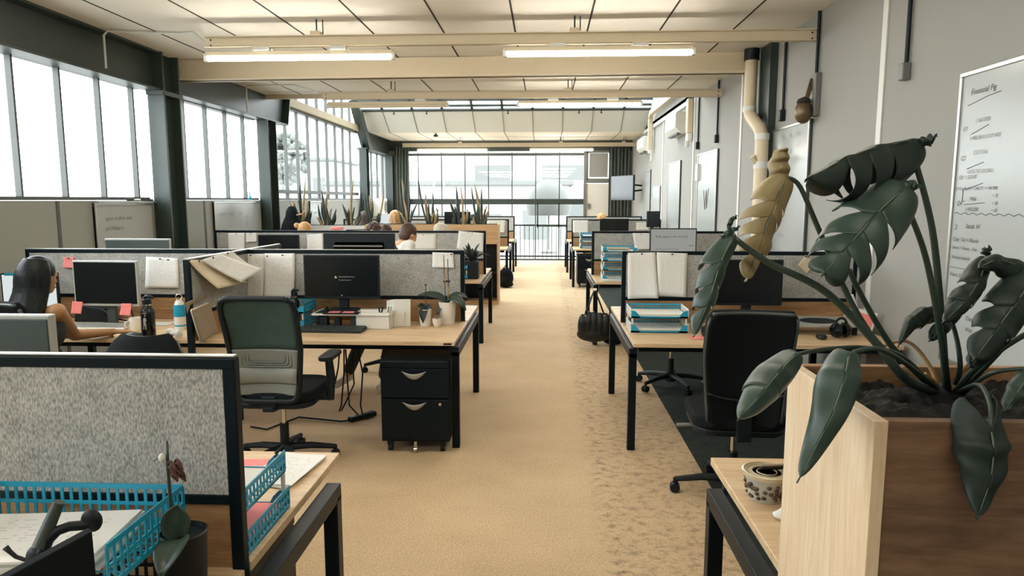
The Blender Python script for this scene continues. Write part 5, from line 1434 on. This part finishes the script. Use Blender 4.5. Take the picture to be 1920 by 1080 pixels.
# handbag at the third right bench's corner
t = thing('handbag', 'black leather handbag hanging from the third right bench by two handles', 'bag', (.565, 7.79, .055))
hb = MB()
for k in range(5):
    x = -.13 + .065 * k; hb.ell((x, 0, .18 + .012 * math.sin(k * 2)), (.07 - .006 * abs(k - 2), .07, .19 - .02 * abs(k - 2)), 14, 10)
hb.ell((0, 0, .09), (.2, .075, .09), 16, 8)
remeshed('body', hb, M['leather'], t, .012, 3)
for y in (-.05, .04):
    MB().tube([(-.10, y, .32), (-.05, y, .48), (.0, y * .3, .61), (.05, y, .48), (.11, y, .32)], .009, 8).build('handle', M['leather'], t, smooth=True)
for x in (-.10, .11): MB().lathe([(.012, -.006), (.016, 0), (.012, .006)], (x, -.06, .31), 12, R=Matrix.Rotation(PI / 2, 3, 'X')).build('buckle', M['chrome'], t, smooth=40)
MB().cyl((-.02, -.02, .60), (.02, -.02, .60), .02, n=12).build('hook', M['chrome'], t, smooth=40)
t = thing('tote_bag', 'second dark bag standing on the floor behind the handbag', 'bag', (.80, 7.93, .0))
tb = MB(); tb.ell((0, 0, .17), (.12, .08, .17), 14, 10); tb.ell((0, 0, .06), (.13, .09, .06), 14, 8)
remeshed('body', tb, M['blackcloth'], t, .012, 3)
MB().tube([(-.06, 0, .3), (-.04, 0, .42), (.04, 0, .42), (.06, 0, .3)], .008, 8).build('handle', M['blackcloth'], t, smooth=True)
t = thing('rucksack', 'dark rucksack on the carpet by the fourth left bench', 'bag', (-.74, 13.15, 0))
rk = MB(); rk.ell((0, 0, .19), (.15, .11, .19), 14, 10); rk.ell((0, -.09, .12), (.1, .05, .1), 12, 8); rk.ell((0, 0, .06), (.15, .11, .06), 14, 8)
remeshed('body', rk, M['blackcloth'], t, .015, 3)
MB().tube([(-.05, 0, .36), (0, 0, .43), (.05, 0, .36)], .01, 8).build('handle', M['blackcloth'], t, smooth=True)
# dark coat and a bag near the second column
t = thing('coat_stand', 'stand with a dark coat beside the second steel column', 'coat stand', (-3.83, 10.45, 0))
MB().cyl((0, 0, 0), (0, 0, 1.62), .018, n=10).build('pole', M['drystem'], t)
for k in range(3):
    a = k * 2.1; MB().tube([(0, 0, .16), (.22 * math.cos(a), .22 * math.sin(a), 0.012)], .012, 8).build('foot', M['drystem'], t)
MB().tube([(-.02, 0, 1.42), (.17, -.08, 1.45), (.2, -.08, 1.5)], .012, 8).build('peg', M['drystem'], t, smooth=True)
ct = MB(); ct.ell((-.02, 0, 1.05), (.2, .13, .42), 14, 10); ct.ell((-.02, 0, 1.42), (.1, .09, .16), 12, 8)
remeshed('coat', ct, M['blackcloth'], t, .02, 3)

# ---- nearest right bench
t = thing('food_container', 'round lidded clear container of snacks beside the oak planter', 'container', (.70, 2.12, .731))
MB().lathe([(.052, 0), (.066, .075), (.064, .075), (.05, .004), (0, .004)], n=32).build('tub', plain('clear_plastic', rgb(176, 176, 164), .2), t, smooth=40)
fd = MB()
for k in range(70):
    a = random.uniform(0, 2 * PI); z = random.uniform(.012, .06); r = .052 + z * .19
    fd.ell((r * math.cos(a), r * math.sin(a), z), (.008, .008, .006), 6, 4)
fd.build('contents', M['food'], t, smooth=True)['kind'] = 'stuff'
MB().lathe([(.0, .076), (.074, .076), (.076, .088), (.070, .090), (.068, .084), (.02, .082), (0, .082)], n=32).build('lid', M['lid'], t, smooth=40)
for r in (.03, .045, .06): MB().lathe([(r - .002, .083), (r, .0865), (r + .002, .083)], n=32).build('lid_ring', M['kraft'], t, smooth=60)
for k, (dx, dy) in enumerate(((0, 0), (.01, .018))):
    tag(MB().tube([(.68 + dx, 2.11 + dy, .828), (.80 + dx, 2.13 + dy, .829)], .006, 8).build('pen', M['blackgloss' if k == 0 else 'chrome'], smooth=40), ('black' if k == 0 else 'silver') + ' pen lying across the lid of the snack container', 'pen')
p = aZ(1462, 970, .735)
nk = MB(); nk.ell((p.x + .02, p.y, .742), (.045, .03, .012), 12, 6); nk.ell((p.x + .03, p.y + .01, .75), (.03, .025, .012), 10, 6)
tag(remeshed('napkin', nk, M['blank'], None, .006, 2), 'white folded napkin in front of the snack container', 'napkin')

# ---- nearest left bench: basket tray, headset, orchid
letter_tray('black mesh tray under the near turquoise basket', -1.09, 1.42, .732, .46, .28, .07, rz=0, mat='blackplastic', posts=.085, group=None, lip=False)
letter_tray('large turquoise basket tray at the lower left corner', -1.095, 1.405, .888, .46, .29, .085, rz=0, group=None, lip=False)
stack_sheets('paper_pile', 'white printed sheets in the near turquoise basket', 'papers', -1.12, 1.40, .893, .36, .23, 5, 'paper2', rz=.12, th=.007)
t = thing('headset', 'black headset with a bent microphone boom in the turquoise basket', 'headset', (0, 0, 0))
HY_ = 1.24
H = lambda *q: [aY(a, b, HY_ + c) for a, b, c in q]
MB().tube(H((111, 941, .03), (92, 985, .02), (74, 1028, 0)), [.011, .013, .015], 10).build('handle', M['darkgrey'], t, smooth=40)
MB().tube(H((10, 1026, 0), (18, 1034, 0), (30, 1044, 0), (45, 1049, 0), (62, 1049, 0)), [.006, .0045, .004, .004, .004], 8).build('microphone_boom', M['blackplastic'], t, smooth=True)
MB().tube(H((68, 1050, 0), (80, 1035, 0), (90, 1012, .01), (108, 995, .02), (130, 987, .03), (155, 985, .04), (176, 982, .05)), [.012, .012, .011, .01, .01, .01, .01], 10).build('headband', M['blackplastic'], t, smooth=True)
q = aY(172, 976, HY_ + .05); MB().ell(q, (.022, .012, .024), 14, 10).build('ear_pad', M['blackplastic'], t, smooth=True)
q = aY(70, 1046, HY_); MB().ell(q, (.022, .014, .026), 14, 10).build('ear_pad', M['blackplastic'], t, smooth=True)
A, B_ = aY(166, 988, 1.17), aY(-20, 1088, 1.06)
dn = Vector((.025, -.03, -.40))
t = thing('document_holder', 'black upright document case in front of the turquoise basket', 'case', A)
mb = MB(); a = [Vector(), B_ - A, B_ - A + dn, dn]; nn = (B_ - A).cross(dn).normalized() * .03
mb.add(a + [p_ + nn for p_ in a], [(0, 1, 2, 3), (7, 6, 5, 4), (0, 4, 5, 1), (1, 5, 6, 2), (2, 6, 7, 3), (3, 7, 4, 0)]); mb.build('cover', M['blackcloth'], t, bevel=.003)
oy = 1.47; ox = aY(346, 1030, oy).x
t = thing('potted_orchid', 'fading orchid in a black pot before the nearest fabric screen', 'plant', (ox, oy, .731), 0, 'orchids on the desks')
MB().lathe([(.042, 0), (.050, .165), (.053, .175), (.049, .178), (.047, .168), (0, .166)], n=28).build('pot', M['blackplastic'], t, smooth=40)
O = Vector((ox, oy, .731))
P = lambda a, b, Y: aY(a, b, Y) - O
leaf_blade(MB(), P(338, 1012, oy - .03), P(322, 975, oy - .04), P(334, 945, oy - .03), .030, (.5, -1, .1), cup=.3).build('leaf', M['orchid'], t, smooth=True, solid=.003)
leaf_blade(MB(), P(342, 1012, oy - .04), P(318, 1008, oy - .10), P(303, 1085, oy - .14), .034, (-.1, -.8, 1), cup=.2).build('leaf', M['orchid'], t, smooth=True, solid=.003)
MB().tube([P(330, 1010, oy - .01), P(320, 945, oy - .02), P(315, 880, oy - .03), P(313, 828, oy - .03)], [.0045, .004, .0035, .003], 8).build('flower_stem', M['stem'], t, smooth=True)
for (a, b, w) in ((318, 872, .012), (324, 880, .013), (331, 876, .011), (336, 888, .011), (321, 888, .01), (330, 866, .008)):
    q = P(a, b, oy - .035); leaf_blade(MB(), q, q + Vector((.01, -.01, .012)), q + Vector((.022, -.012, -.012)), w * .7, (0, -1, .3), cup=.6).build('petal', M['brownflower'], t, smooth=True, solid=.002)
q = P(304, 858, oy - .035); MB().ell(q, (.008, .008, .010), 10, 8).build('bud', M['blank'], t, smooth=True)
MB().tube([P(288, 864, oy - .03), P(296, 859, oy - .03), P(304, 860, oy - .03)], .002, 6).build('tendril', M['stem'], t)
MB().tube([P(350, 1018, oy - .01), P(362, 1012, oy - .02), P(368, 1030, oy - .02), P(356, 1036, oy - .02)], .004, 6).build('root', M['drystem'], t, smooth=True)

# ================================================================== MONSTERA in the oak planter
mt = thing('monstera', 'large monstera with split drooping leaves growing in the oak planter', 'plant', (0, 0, 0))
def curve_pts(P, n):
    """smooth line through P"""
    out = []; k = len(P)
    for i in range(n + 1):
        s = i / n * (k - 1); j = min(int(s), k - 2); f = s - j
        p0, p1, p2, p3 = P[max(j - 1, 0)], P[j], P[j + 1], P[min(j + 2, k - 1)]
        out.append(.5 * (2 * p1 + (p2 - p0) * f + (2 * p0 - 5 * p1 + 4 * p2 - p3) * f * f + (3 * p1 - p0 - 3 * p2 + p3) * f ** 3))
    return out
def monstera_leaf(pts, w, N, lobes=4, cut=.62, fold=.35, sweep=.45, droop=.3, mat='leaf', twist=0.0, wl=1.0, wr=1.0, back=.16, rib=True):
    """pts: midrib (px, py, Y) from the leaf stalk to the tip; w half width in m; N the side that faces up.
    Each half is cut into finger lobes that stay joined near the midrib and droop at their ends."""
    Pm = [aY(*p) for p in pts]; NU = 96
    mid = curve_pts(Pm, NU); N = Vector(N).normalized()
    fr = []
    for i in range(NU + 1):
        T = (mid[min(i + 1, NU)] - mid[max(i - 1, 0)]).normalized(); S = T.cross(N).normalized(); fr.append((mid[i], T, S, S.cross(T).normalized()))
    def at(u):
        x = max(0, min(NU, u * NU)); i = min(int(x), NU - 1); f = x - i
        return [p.lerp(q, f) for p, q in zip(fr[i], fr[i + 1])]
    def prof(u):
        u = max(0, min(1, u)); return max(.02, math.sin(PI * min(1, (u + .05) ** .70)) ** .62) if u < .985 else .02
    def pt(u, v, side, wk, lift):
        c, T, S, U = at(u); d = w * wk * prof(u) * v
        a = fold + droop * 1.5 * v * v + lift
        bk = back * 3.2 * max(0, 1 - u / .22)
        return c + S * side * d * math.cos(a) - U * d * math.sin(a) + T * d * (sweep - bk) + U * .0035 * math.sin(u * 21 + v * 2)
    mb = MB()
    for side, wk in ((-1, wl), (1, wr)):
        k = max(1, lobes)
        ed = [0.0] + [(.10 + .78 * (i + (.25 if side > 0 else 0)) / k) for i in range(1, k)] + [1.0] if lobes else [0.0, 1.0]
        for i in range(len(ed) - 1):
            u0, u1 = ed[i], ed[i + 1]; lift = random.uniform(-.12, .16) if lobes else 0
            g0, g1 = (i > 0), (i < len(ed) - 2)
            def fn(s, v):
                vv = v
                gap = cut * .80 * max(0, (vv - (1 - cut)) / cut) ** .7 if (g0 or g1) and vv > 1 - cut else 0
                if vv > .82 and (g0 or g1): gap = 1 - (1 - gap) * math.sqrt(max(0.02, 1 - ((vv - .82) / .185) ** 2))
                a = u0 + (u1 - u0) * (gap * .5 if g0 else 0); b = u1 - (u1 - u0) * (gap * .5 if g1 else 0)
                return pt(a + (b - a) * s, vv, side, wk, lift * vv)
            mb.grid(fn, 12 if lobes else 40, 16, uv=False)
    lf = mb.build('leaf', M[mat], mt, smooth=True, solid=.0014)
    if rib:
        r = MB(); r.tube([p + N * .001 for p in mid[:-4]], [.0022 * (1 - .8 * i / NU) for i in range(NU - 3)], 6); r.build('midrib', M['rib'], lf, smooth=True)
    return lf
base = aZ(1775, 742, 1.225)
def petiole(pts, r0, r1, mat='stem'):
    P = [aY(*p) for p in pts]; c = curve_pts(P, 24)
    MB().tube(c, [r0 + (r1 - r0) * i / 24 for i in range(25)], 10).build('stalk', M[mat], mt, smooth=True)
by_ = base.y
# big drooping leaf at the top
monstera_leaf([(1722, 262, 1.40), (1660, 272, 1.36), (1590, 296, 1.31), (1510, 338, 1.27)], .125, (.1, -.66, 1), 4, .80, .50, .22, .85, 'leaf_d', wl=1.0, wr=.8)
monstera_leaf([(1712, 272, 1.40), (1735, 256, 1.39), (1757, 254, 1.37)], .020, (.1, -.5, 1), 0, 0, .5, .1, .8, 'leaf_d', rib=False, back=0)
petiole([(1775, 742, by_), (1765, 600, 1.46), (1748, 430, 1.42), (1712, 288, 1.40)], .0085, .0055)
# the second, facing the camera
monstera_leaf([(1700, 348, 1.33), (1645, 400, 1.30), (1590, 462, 1.27), (1541, 517, 1.25)], .088, (-.25, -1, .45), 4, .74, .12, .55, .45, 'leaf', wl=1.05, wr=1.05)
monstera_leaf([(1688, 362, 1.33), (1708, 345, 1.33), (1728, 350, 1.325)], .019, (0, -1, .4), 0, 0, .2, .1, .6, 'leaf', rib=False, back=0)
petiole([(1778, 742, by_ - .02), (1766, 640, 1.42), (1735, 480, 1.37), (1694, 372, 1.335)], .0075, .005)
# pale leaf, its backlight put into the leaf colour
monstera_leaf([(1476, 332, 1.45), (1452, 385, 1.42), (1428, 450, 1.40), (1398, 528, 1.38)], .068, (.35, -1, .2), 5, .66, .10, .55, .55, 'leaf_p', wl=.95, wr=.85)
monstera_leaf([(1470, 340, 1.45), (1468, 305, 1.45), (1474, 276, 1.44)], .030, (.2, -1, -.1), 0, 0, .1, .1, .5, 'leaf_p', rib=False, back=0)
petiole([(1740, 735, by_), (1672, 680, 1.46), (1600, 575, 1.46), (1535, 430, 1.46), (1500, 350, 1.455), (1476, 333, 1.45)], .0075, .0042)
# grey-green leaf hanging at the left
monstera_leaf([(1378, 440, 1.36), (1352, 490, 1.33), (1330, 560, 1.31), (1300, 632, 1.30)], .066, (.15, -1, .35), 4, .74, .55, .62, .6, 'leaf', wl=.9, wr=.95)
monstera_leaf([(1352, 445, 1.36), (1370, 432, 1.355), (1388, 424, 1.35)], .008, (0, -1, .6), 0, 0, .2, .1, .5, 'leaf', rib=False, back=0)
monstera_leaf([(1366, 430, 1.36), (1372, 412, 1.355), (1382, 404, 1.35)], .007, (0, -1, .6), 0, 0, .2, .1, .5, 'leaf', rib=False, back=0)
petiole([(1768, 740, by_ - .01), (1700, 712, 1.40), (1640, 640, 1.38), (1545, 545, 1.37), (1440, 492, 1.365), (1376, 446, 1.36)], .0105, .0055)
# folded leaves hanging over the left edge of the box
monstera_leaf([(1496, 662, 1.36), (1468, 690, 1.30), (1428, 738, 1.24), (1383, 788, 1.20)], .070, (.2, -.8, 1), 2, .18, .42, .1, .5, 'leaf', wl=.75, wr=1.15)
petiole([(1752, 728, by_), (1690, 668, 1.45), (1620, 652, 1.42), (1545, 655, 1.39), (1497, 664, 1.36)], .0055, .004)
monstera_leaf([(1592, 660, 1.24), (1585, 700, 1.19), (1556, 785, 1.15), (1494, 906, 1.13)], .072, (-.25, -1, .5), 0, 0, .30, .0, .55, 'leaf', wl=.80, wr=1.0)
petiole([(1760, 732, by_ - .03), (1710, 690, 1.36), (1650, 655, 1.29), (1600, 660, 1.245)], .0055, .004)
# heart leaf in front of the box
monstera_leaf([(1856, 800, 1.185), (1862, 840, 1.17), (1856, 900, 1.165), (1831, 973, 1.16)], .062, (.1, -1, .3), 0, 0, .14, .0, .35, 'leaf_d', wl=1.1, wr=.95, back=.5)
petiole([(1796, 735, by_ - .05), (1835, 722, 1.33), (1856, 758, 1.22), (1857, 801, 1.185)], .005, .0035)
# right-hand cluster
monstera_leaf([(1852, 484, 1.42), (1838, 520, 1.39), (1812, 562, 1.36), (1766, 606, 1.34)], .042, (-.1, -1, .4), 3, .6, .3, .5, .5, 'leaf_d')
monstera_leaf([(1848, 480, 1.42), (1853, 470, 1.42), (1856, 466, 1.415)], .011, (0, -1, .4), 0, 0, .2, .1, .4, 'leaf_d', rib=False, back=0)
petiole([(1800, 735, by_), (1890, 640, 1.44), (1950, 540, 1.44), (1905, 505, 1.43), (1852, 487, 1.42)], .006, .004)
monstera_leaf([(1955, 500, 1.38), (1910, 560, 1.35), (1870, 615, 1.33), (1823, 678, 1.31)], .062, (-.2, -1, .4), 3, .55, .2, .45, .4, 'leaf_d')
monstera_leaf([(1960, 508, 1.40), (1915, 500, 1.39), (1870, 488, 1.38), (1832, 505, 1.37)], .034, (0, -1, .5), 0, 0, .25, .1, .5, 'leaf_d')
petiole([(1790, 738, by_ - .02), (1830, 690, 1.44), (1900, 640, 1.42), (1975, 600, 1.40)], .007, .005)
monstera_leaf([(1890, 628, 1.40), (1855, 652, 1.38), (1816, 690, 1.36)], .030, (0, -1, .4), 2, .4, .2, .3, .4, 'leaf_d')
monstera_leaf([(1768, 575, 1.52), (1738, 578, 1.50), (1708, 600, 1.47), (1684, 650, 1.45)], .044, (-.2, -.7, .9), 2, .3, .5, .2, .6, 'leaf_d')
monstera_leaf([(1812, 540, 1.50), (1795, 580, 1.48), (1770, 612, 1.46), (1742, 640, 1.45)], .034, (0, -1, .5), 2, .5, .35, .4, .5, 'leaf_d')
petiole([(1772, 742, by_ + .02), (1720, 700, 1.50), (1665, 640, 1.49), (1612, 548, 1.47), (1592, 505, 1.46)], .008, .005)
petiole([(1782, 742, by_ + .02), (1800, 690, 1.5), (1790, 620, 1.51), (1770, 576, 1.52)], .006, .004)
monstera_leaf([(1945, 690, 1.33), (1915, 725, 1.30), (1882, 772, 1.27)], .030, (-.3, -1, .5), 0, 0, .3, .1, .5, 'leaf')
petiole([(1800, 742, by_ - .03), (1860, 700, 1.38), (1945, 690, 1.33)], .005, .0035)
# dry sheaths and old stems at the base
for P in ([(1770, 748, by_), (1755, 720, by_ - .02), (1735, 700, by_ - .03)], [(1784, 750, by_ - .02), (1800, 700, by_ - .02), (1830, 670, by_ - .01)], [(1765, 750, by_), (1745, 690, by_ + .02), (1700, 640, by_ + .03), (1640, 655, by_ + .02)],
          [(1790, 748, by_), (1815, 725, by_ - .02), (1840, 700, by_ - .03)], [(1780, 752, by_ - .03), (1762, 735, by_ - .04), (1742, 735, by_ - .05)], [(1770, 745, by_ + .03), (1720, 705, by_ + .04), (1690, 690, by_ + .04)]):
    petiole(P, .006, .003, 'drystem')
ck = MB(); ck.ell(base + Vector((0, 0, .0)), (.034, .03, .03), 14, 10); ck.build('crown_base', M['stem'], mt, smooth=True)

# ================================================================== PEOPLE
def capsule(mb, p, q, r0, r1, n=12):
    p, q = Vector(p), Vector(q)
    mb.tube([p, q], [r0, r1], n); mb.ell(p, (r0,) * 3, n, 8); mb.ell(q, (r1,) * 3, n, 8)
def hand(mb, w, d, side, curl=.25, up=(0, 0, 1), r=.0085):
    """palm from wrist w along d, four fingers of unequal length and a thumb leaving the palm's side"""
    w, d, U = Vector(w), Vector(d).normalized(), Vector(up).normalized(); S = d.cross(U).normalized(); U = S.cross(d).normalized()
    for k in range(4):
        o = (k - 1.5) * .021
        capsule(mb, w + S * o * .55 + d * .015, w + S * o + d * .088, .0135, .0115, 8)
    for k, L in enumerate((.062, .075, .080, .068) if side > 0 else (.068, .080, .075, .062)):
        o = (k - 1.5) * .023; f = w + S * o + d * .09
        d1 = (d - U * .25).normalized(); d2 = (d - U * (.35 + curl * 2)).normalized(); d3 = (d - U * (.5 + curl * 4)).normalized()
        a = f + d1 * L * .45; b = a + d2 * L * .32; c = b + d3 * L * .25
        capsule(mb, f, a, .0098, .0088, 8); capsule(mb, a, b, .0088, .0078, 8); capsule(mb, b, c, .0078, .0066, 8)
    ts = -1 if side > 0 else 1
    t0 = w + S * ts * .024 + d * .025; t1 = t0 + (S * ts * .9 + d * .8 - U * .2).normalized() * .042; t2 = t1 + (S * ts * .25 + d - U * .25).normalized() * .032
    capsule(mb, t0, t1, .014, .0105, 8); capsule(mb, t1, t2, .0105, .0085, 8)
def person(label, loc, rz, skin, hair, hairmat, top, bottom, scale=1.0, arms=None, feet=None, look=0.0, nod=0.0, voxel=.011, sleeves=True, shoes='white', group=None, lean=0.0, drop=0.0):
    """seated figure facing local +Y, origin on the floor under the hips"""
    t = thing('person', label, 'person', loc, rz, group); t.scale = (scale,) * 3
    sh = {s: Vector((s * .165, -.01, 1.005)) for s in (-1, 1)}
    arms = arms or {s: (Vector((s * .23, .08, .78)), Vector((s * .14, .34, .775))) for s in (-1, 1)}
    hip = {s: Vector((s * .09, .0, .56)) for s in (-1, 1)}
    feet = feet or {s: (Vector((s * .12, .42, .53)), Vector((s * .12, .40, .10)), Vector((s * .13, .55, .045))) for s in (-1, 1)}
    HR = Matrix.Rotation(look, 3, 'Z') @ Matrix.Rotation(-nod, 3, 'X')
    hc = Vector((0, .02 + lean * .5, 1.10 - lean * .05 - drop)); H = lambda p: hc + HR @ Vector(p)
    if lean: sh = {s: v + Vector((0, lean * .42, 0)) for s, v in sh.items()}
    b = MB()
    b.ell((0, -.01, .59), (.17, .125, .10), 18, 10); b.ell((0, -.02 + lean * .12, .70), (.145, .105, .13), 18, 10); b.ell((0, -.01 + lean * .3, .88), (.165, .115, .15), 18, 10); b.ell((0, -.015 + lean * .4, .985), (.16, .075, .06), 18, 10)
    capsule(b, (0, -.01 + lean * .42, 1.0), H((0, .0, .03)), .056, .05)
    # head: skull, face, jaw, nose, brow, ears
    b.ell(H((0, .0, .125)), (.076, .094, .092), 18, 12, R=HR); b.ell(H((0, .035, .075)), (.058, .062, .075), 16, 10, R=HR); b.ell(H((0, .058, .025)), (.034, .036, .026), 12, 8, R=HR)
    capsule(b, H((0, .098, .105)), H((0, .112, .075)), .009, .013, 8); capsule(b, H((-.035, .085, .118)), H((.035, .085, .118)), .011, .011, 8)
    capsule(b, H((-.018, .095, .040)), H((.018, .095, .040)), .008, .008, 8)
    for s in (-1, 1): b.ell(H((s * .077, .0, .095)), (.009, .018, .028), 8, 8, R=HR)
    for s in (-1, 1):
        e, w = arms[s]; capsule(b, sh[s], e, .048, .036); capsule(b, e, w, .038, .025); capsule(b, sh[s] * .8 + Vector((0, 0, .19)), sh[s], .05, .05)
        hand(b, w, (w - e) + Vector((0, 0, -.02)), s)
        k, a, toe = feet[s]; capsule(b, hip[s], k, .082, .055); capsule(b, k, a, .052, .035)
        capsule(b, a + Vector((0, -.02, -.04)), toe, .035, .028)
    remeshed('body', b, skin, t, voxel, 5)
    # eyes, brows and lips read only close up, but the face is there
    for s in (-1, 1): MB().ell(H((s * .03, .083, .098)), (.011, .008, .006), 10, 8, R=HR).build('eye', M['gap'], t, smooth=True)
    c = MB(); g = .012
    c.ell((0, -.01, .60), (.175 + g, .125 + g, .10), 18, 10); c.ell((0, -.02 + lean * .12, .70), (.145 + g, .105 + g, .13), 18, 10); c.ell((0, -.01 + lean * .3, .88), (.165 + g, .115 + g, .145), 18, 10); c.ell((0, -.015 + lean * .4, .975), (.15 + g, .075 + g, .055), 18, 10)
    if sleeves:
        for s in (-1, 1):
            e, w = arms[s]; capsule(c, sh[s], e, .048 + g, .036 + g); capsule(c, sh[s] * .8 + Vector((0, 0, .19)), sh[s], .05 + g, .05 + g)
            if sleeves == 'long': capsule(c, e, e.lerp(w, .92), .038 + g, .026 + g)
    remeshed('shirt', c, top, t, voxel, 4)
    c = MB(); c.ell((0, -.01, .575), (.178 + g, .128 + g, .09), 18, 10)
    for s in (-1, 1):
        k, a, toe = feet[s]; capsule(c, hip[s], k, .082 + g, .055 + g); capsule(c, k, k.lerp(a, .93), .052 + g, .042 + g)
    remeshed('trousers', c, bottom, t, voxel, 4)
    for s in (-1, 1):
        k, a, toe = feet[s]; c = MB(); capsule(c, a + Vector((0, -.025, -.045)), toe, .043, .037); 
        remeshed('shoe', c, M[shoes], t, .011, 3)
    c = MB(); n = .012
    if hair in ('short', 'bun', 'bob', 'long', 'curly'):
        c.ell(H((0, -.012, .140)), (.082 + n * .4, .096, .092), 18, 12, R=HR); c.ell(H((0, -.045, .095)), (.076, .062, .085), 16, 10, R=HR)
    if hair == 'bun': c.ell(H((0, -.125, .155)), (.042, .042, .04), 14, 10, R=HR)
    if hair == 'curly':
        for k in range(26):
            a = k * 2.4; e = .1 + 1.3 * (k / 26); c.ell(H((.085 * math.cos(a) * math.cos(e), -.02 + .1 * math.sin(a) * math.cos(e), .145 + .09 * math.sin(e))), (.026,) * 3, 8, 6)
    if hair == 'bob':
        for s in (-1, 1): capsule(c, H((s * .07, -.02, .13)), H((s * .075, .0, .0)), .032, .026)
        capsule(c, H((0, -.08, .12)), H((0, -.085, .0)), .055, .045)
    if hair == 'long':
        for k in range(30):
            a = PI * (.03 + .94 * k / 29)            # from ear to ear round the back
            x, y = math.cos(a), -math.sin(a)
            top_ = H((x * .055, -.012 + y * .06, .205)); side = H((x * .088, -.012 + y * .102, .12)); nk = H((x * .092, -.03 + y * .085, .0))
            e1 = Vector((x * .125 + .006 * math.sin(k * 5), -.085 + y * .075, .95)); e2 = Vector((x * .15 + .01 * math.sin(k * 3), -.10 + y * .07, .76 + .03 * math.sin(k * 1.9)))
            P = curve_pts([top_, side, nk, e1, e2], 14)
            c.tube(P, [.016 + .006 * math.sin(PI * i / 14) if i < 12 else .014 - .004 * (i - 12) for i in range(15)], 8)
    remeshed('hair', c, hairmat, t, .008 if hair != 'long' else .0065, 2 if hair != 'long' else 1)
    return t
V = Vector
# the woman at the left, working at the pale keyboard
rz = -.22; R_ = Matrix.Rotation(-rz, 3, 'Z'); wl = V((-3.04, 3.97, 0))
loc_ = lambda p: R_ @ (p - wl)
el, wr_ = loc_(aY(140, 632, 4.36)), loc_(aZ(212, 622, .775))
el = V((el.x, el.y, .775))
person('person with long dark hair seen from behind, bare arm reaching to the keyboard', wl, rz, M['skin'], 'long', M['hair'], M['shirt_d'], M['shirt_d'], 1.0,
       {1: (el, wr_), -1: (V((-.25, .22, .79)), V((-.12, .46, .778)))}, look=.0, nod=.12, voxel=.0075, sleeves=False, shoes='shirt_d')
p = aY(754, 437, 7.9)
person('person in a white shirt with short brown hair, bent to the right before a screen', (p.x - .1, 7.55, .12), -.75, M['skin_f'], 'short', M['hair_b'], M['shirt_w'], M['denim'], 1.04, nod=.35, sleeves=True, lean=.45, drop=.065,
       feet={s: (V((s * .12, .40, .52)), V((s * .12, .36, -.02)), V((s * .13, .50, -.072))) for s in (-1, 1)})
person('person in speckled trousers sitting hidden behind the black monitor, pale shoe under the desk', (-1.47, 6.48, 0), PI, M['skin_f'], 'bob', M['hair_b'], M['shirt_d'], M['trouser'], .97, nod=.3, sleeves='long',
       feet={1: (V((.13, .42, .53)), V((.26, .62, .16)), V((.34, .70, .07))), -1: (V((-.11, .42, .53)), V((-.05, .56, .10)), V((-.05, .70, .045)))})
def head_at(px, py, Y, label, rz, hair, hm, top, skin='skin_f', nod=.2, sc=None):
    q = aY(px, py, Y)      # py: crown of the head
    s = sc or q.z / 1.335
    return person(label, (q.x, Y, 0), rz, M[skin], hair, M[hm], M[top], M['denim'], s, nod=nod, voxel=.016)
head_at(566, 415, 9.85, 'blonde person with a bun, head just above the third left screen', -1.35, 'bun', 'hair_bl', 'shirt_w')
head_at(702, 418, 9.75, 'person with curly dark hair behind the ribbed monitor back', PI, 'curly', 'hair_b', 'shirt_w', 'skin')
head_at(721, 419, 10.35, 'person with brown hair just behind the curly-haired one', -.4, 'short', 'hair_b', 'denim')
head_at(834, 415, 9.85, 'grey-blond person bent over, in front of the oak shelf front', PI - .9, 'bob', 'hair_g', 'shirt_w', nod=.5)
head_at(683, 395, 12.72, 'person with long brown hair seen past the planter, behind the snake plants', .1, 'long', 'hair_b', 'shirt_d')
head_at(745, 393, 12.6, 'blond person in profile beyond the planter, before the curtain', PI / 2, 'bob', 'hair_bl', 'shirt_w')
head_at(887, 401, 15.4, 'dark-haired person far off behind the right end of the planter', 0, 'short', 'hair', 'denim')
head_at(1128, 401, 15.5, 'blond curly head above the farthest right screens', PI, 'curly', 'hair_bl', 'shirt_w')
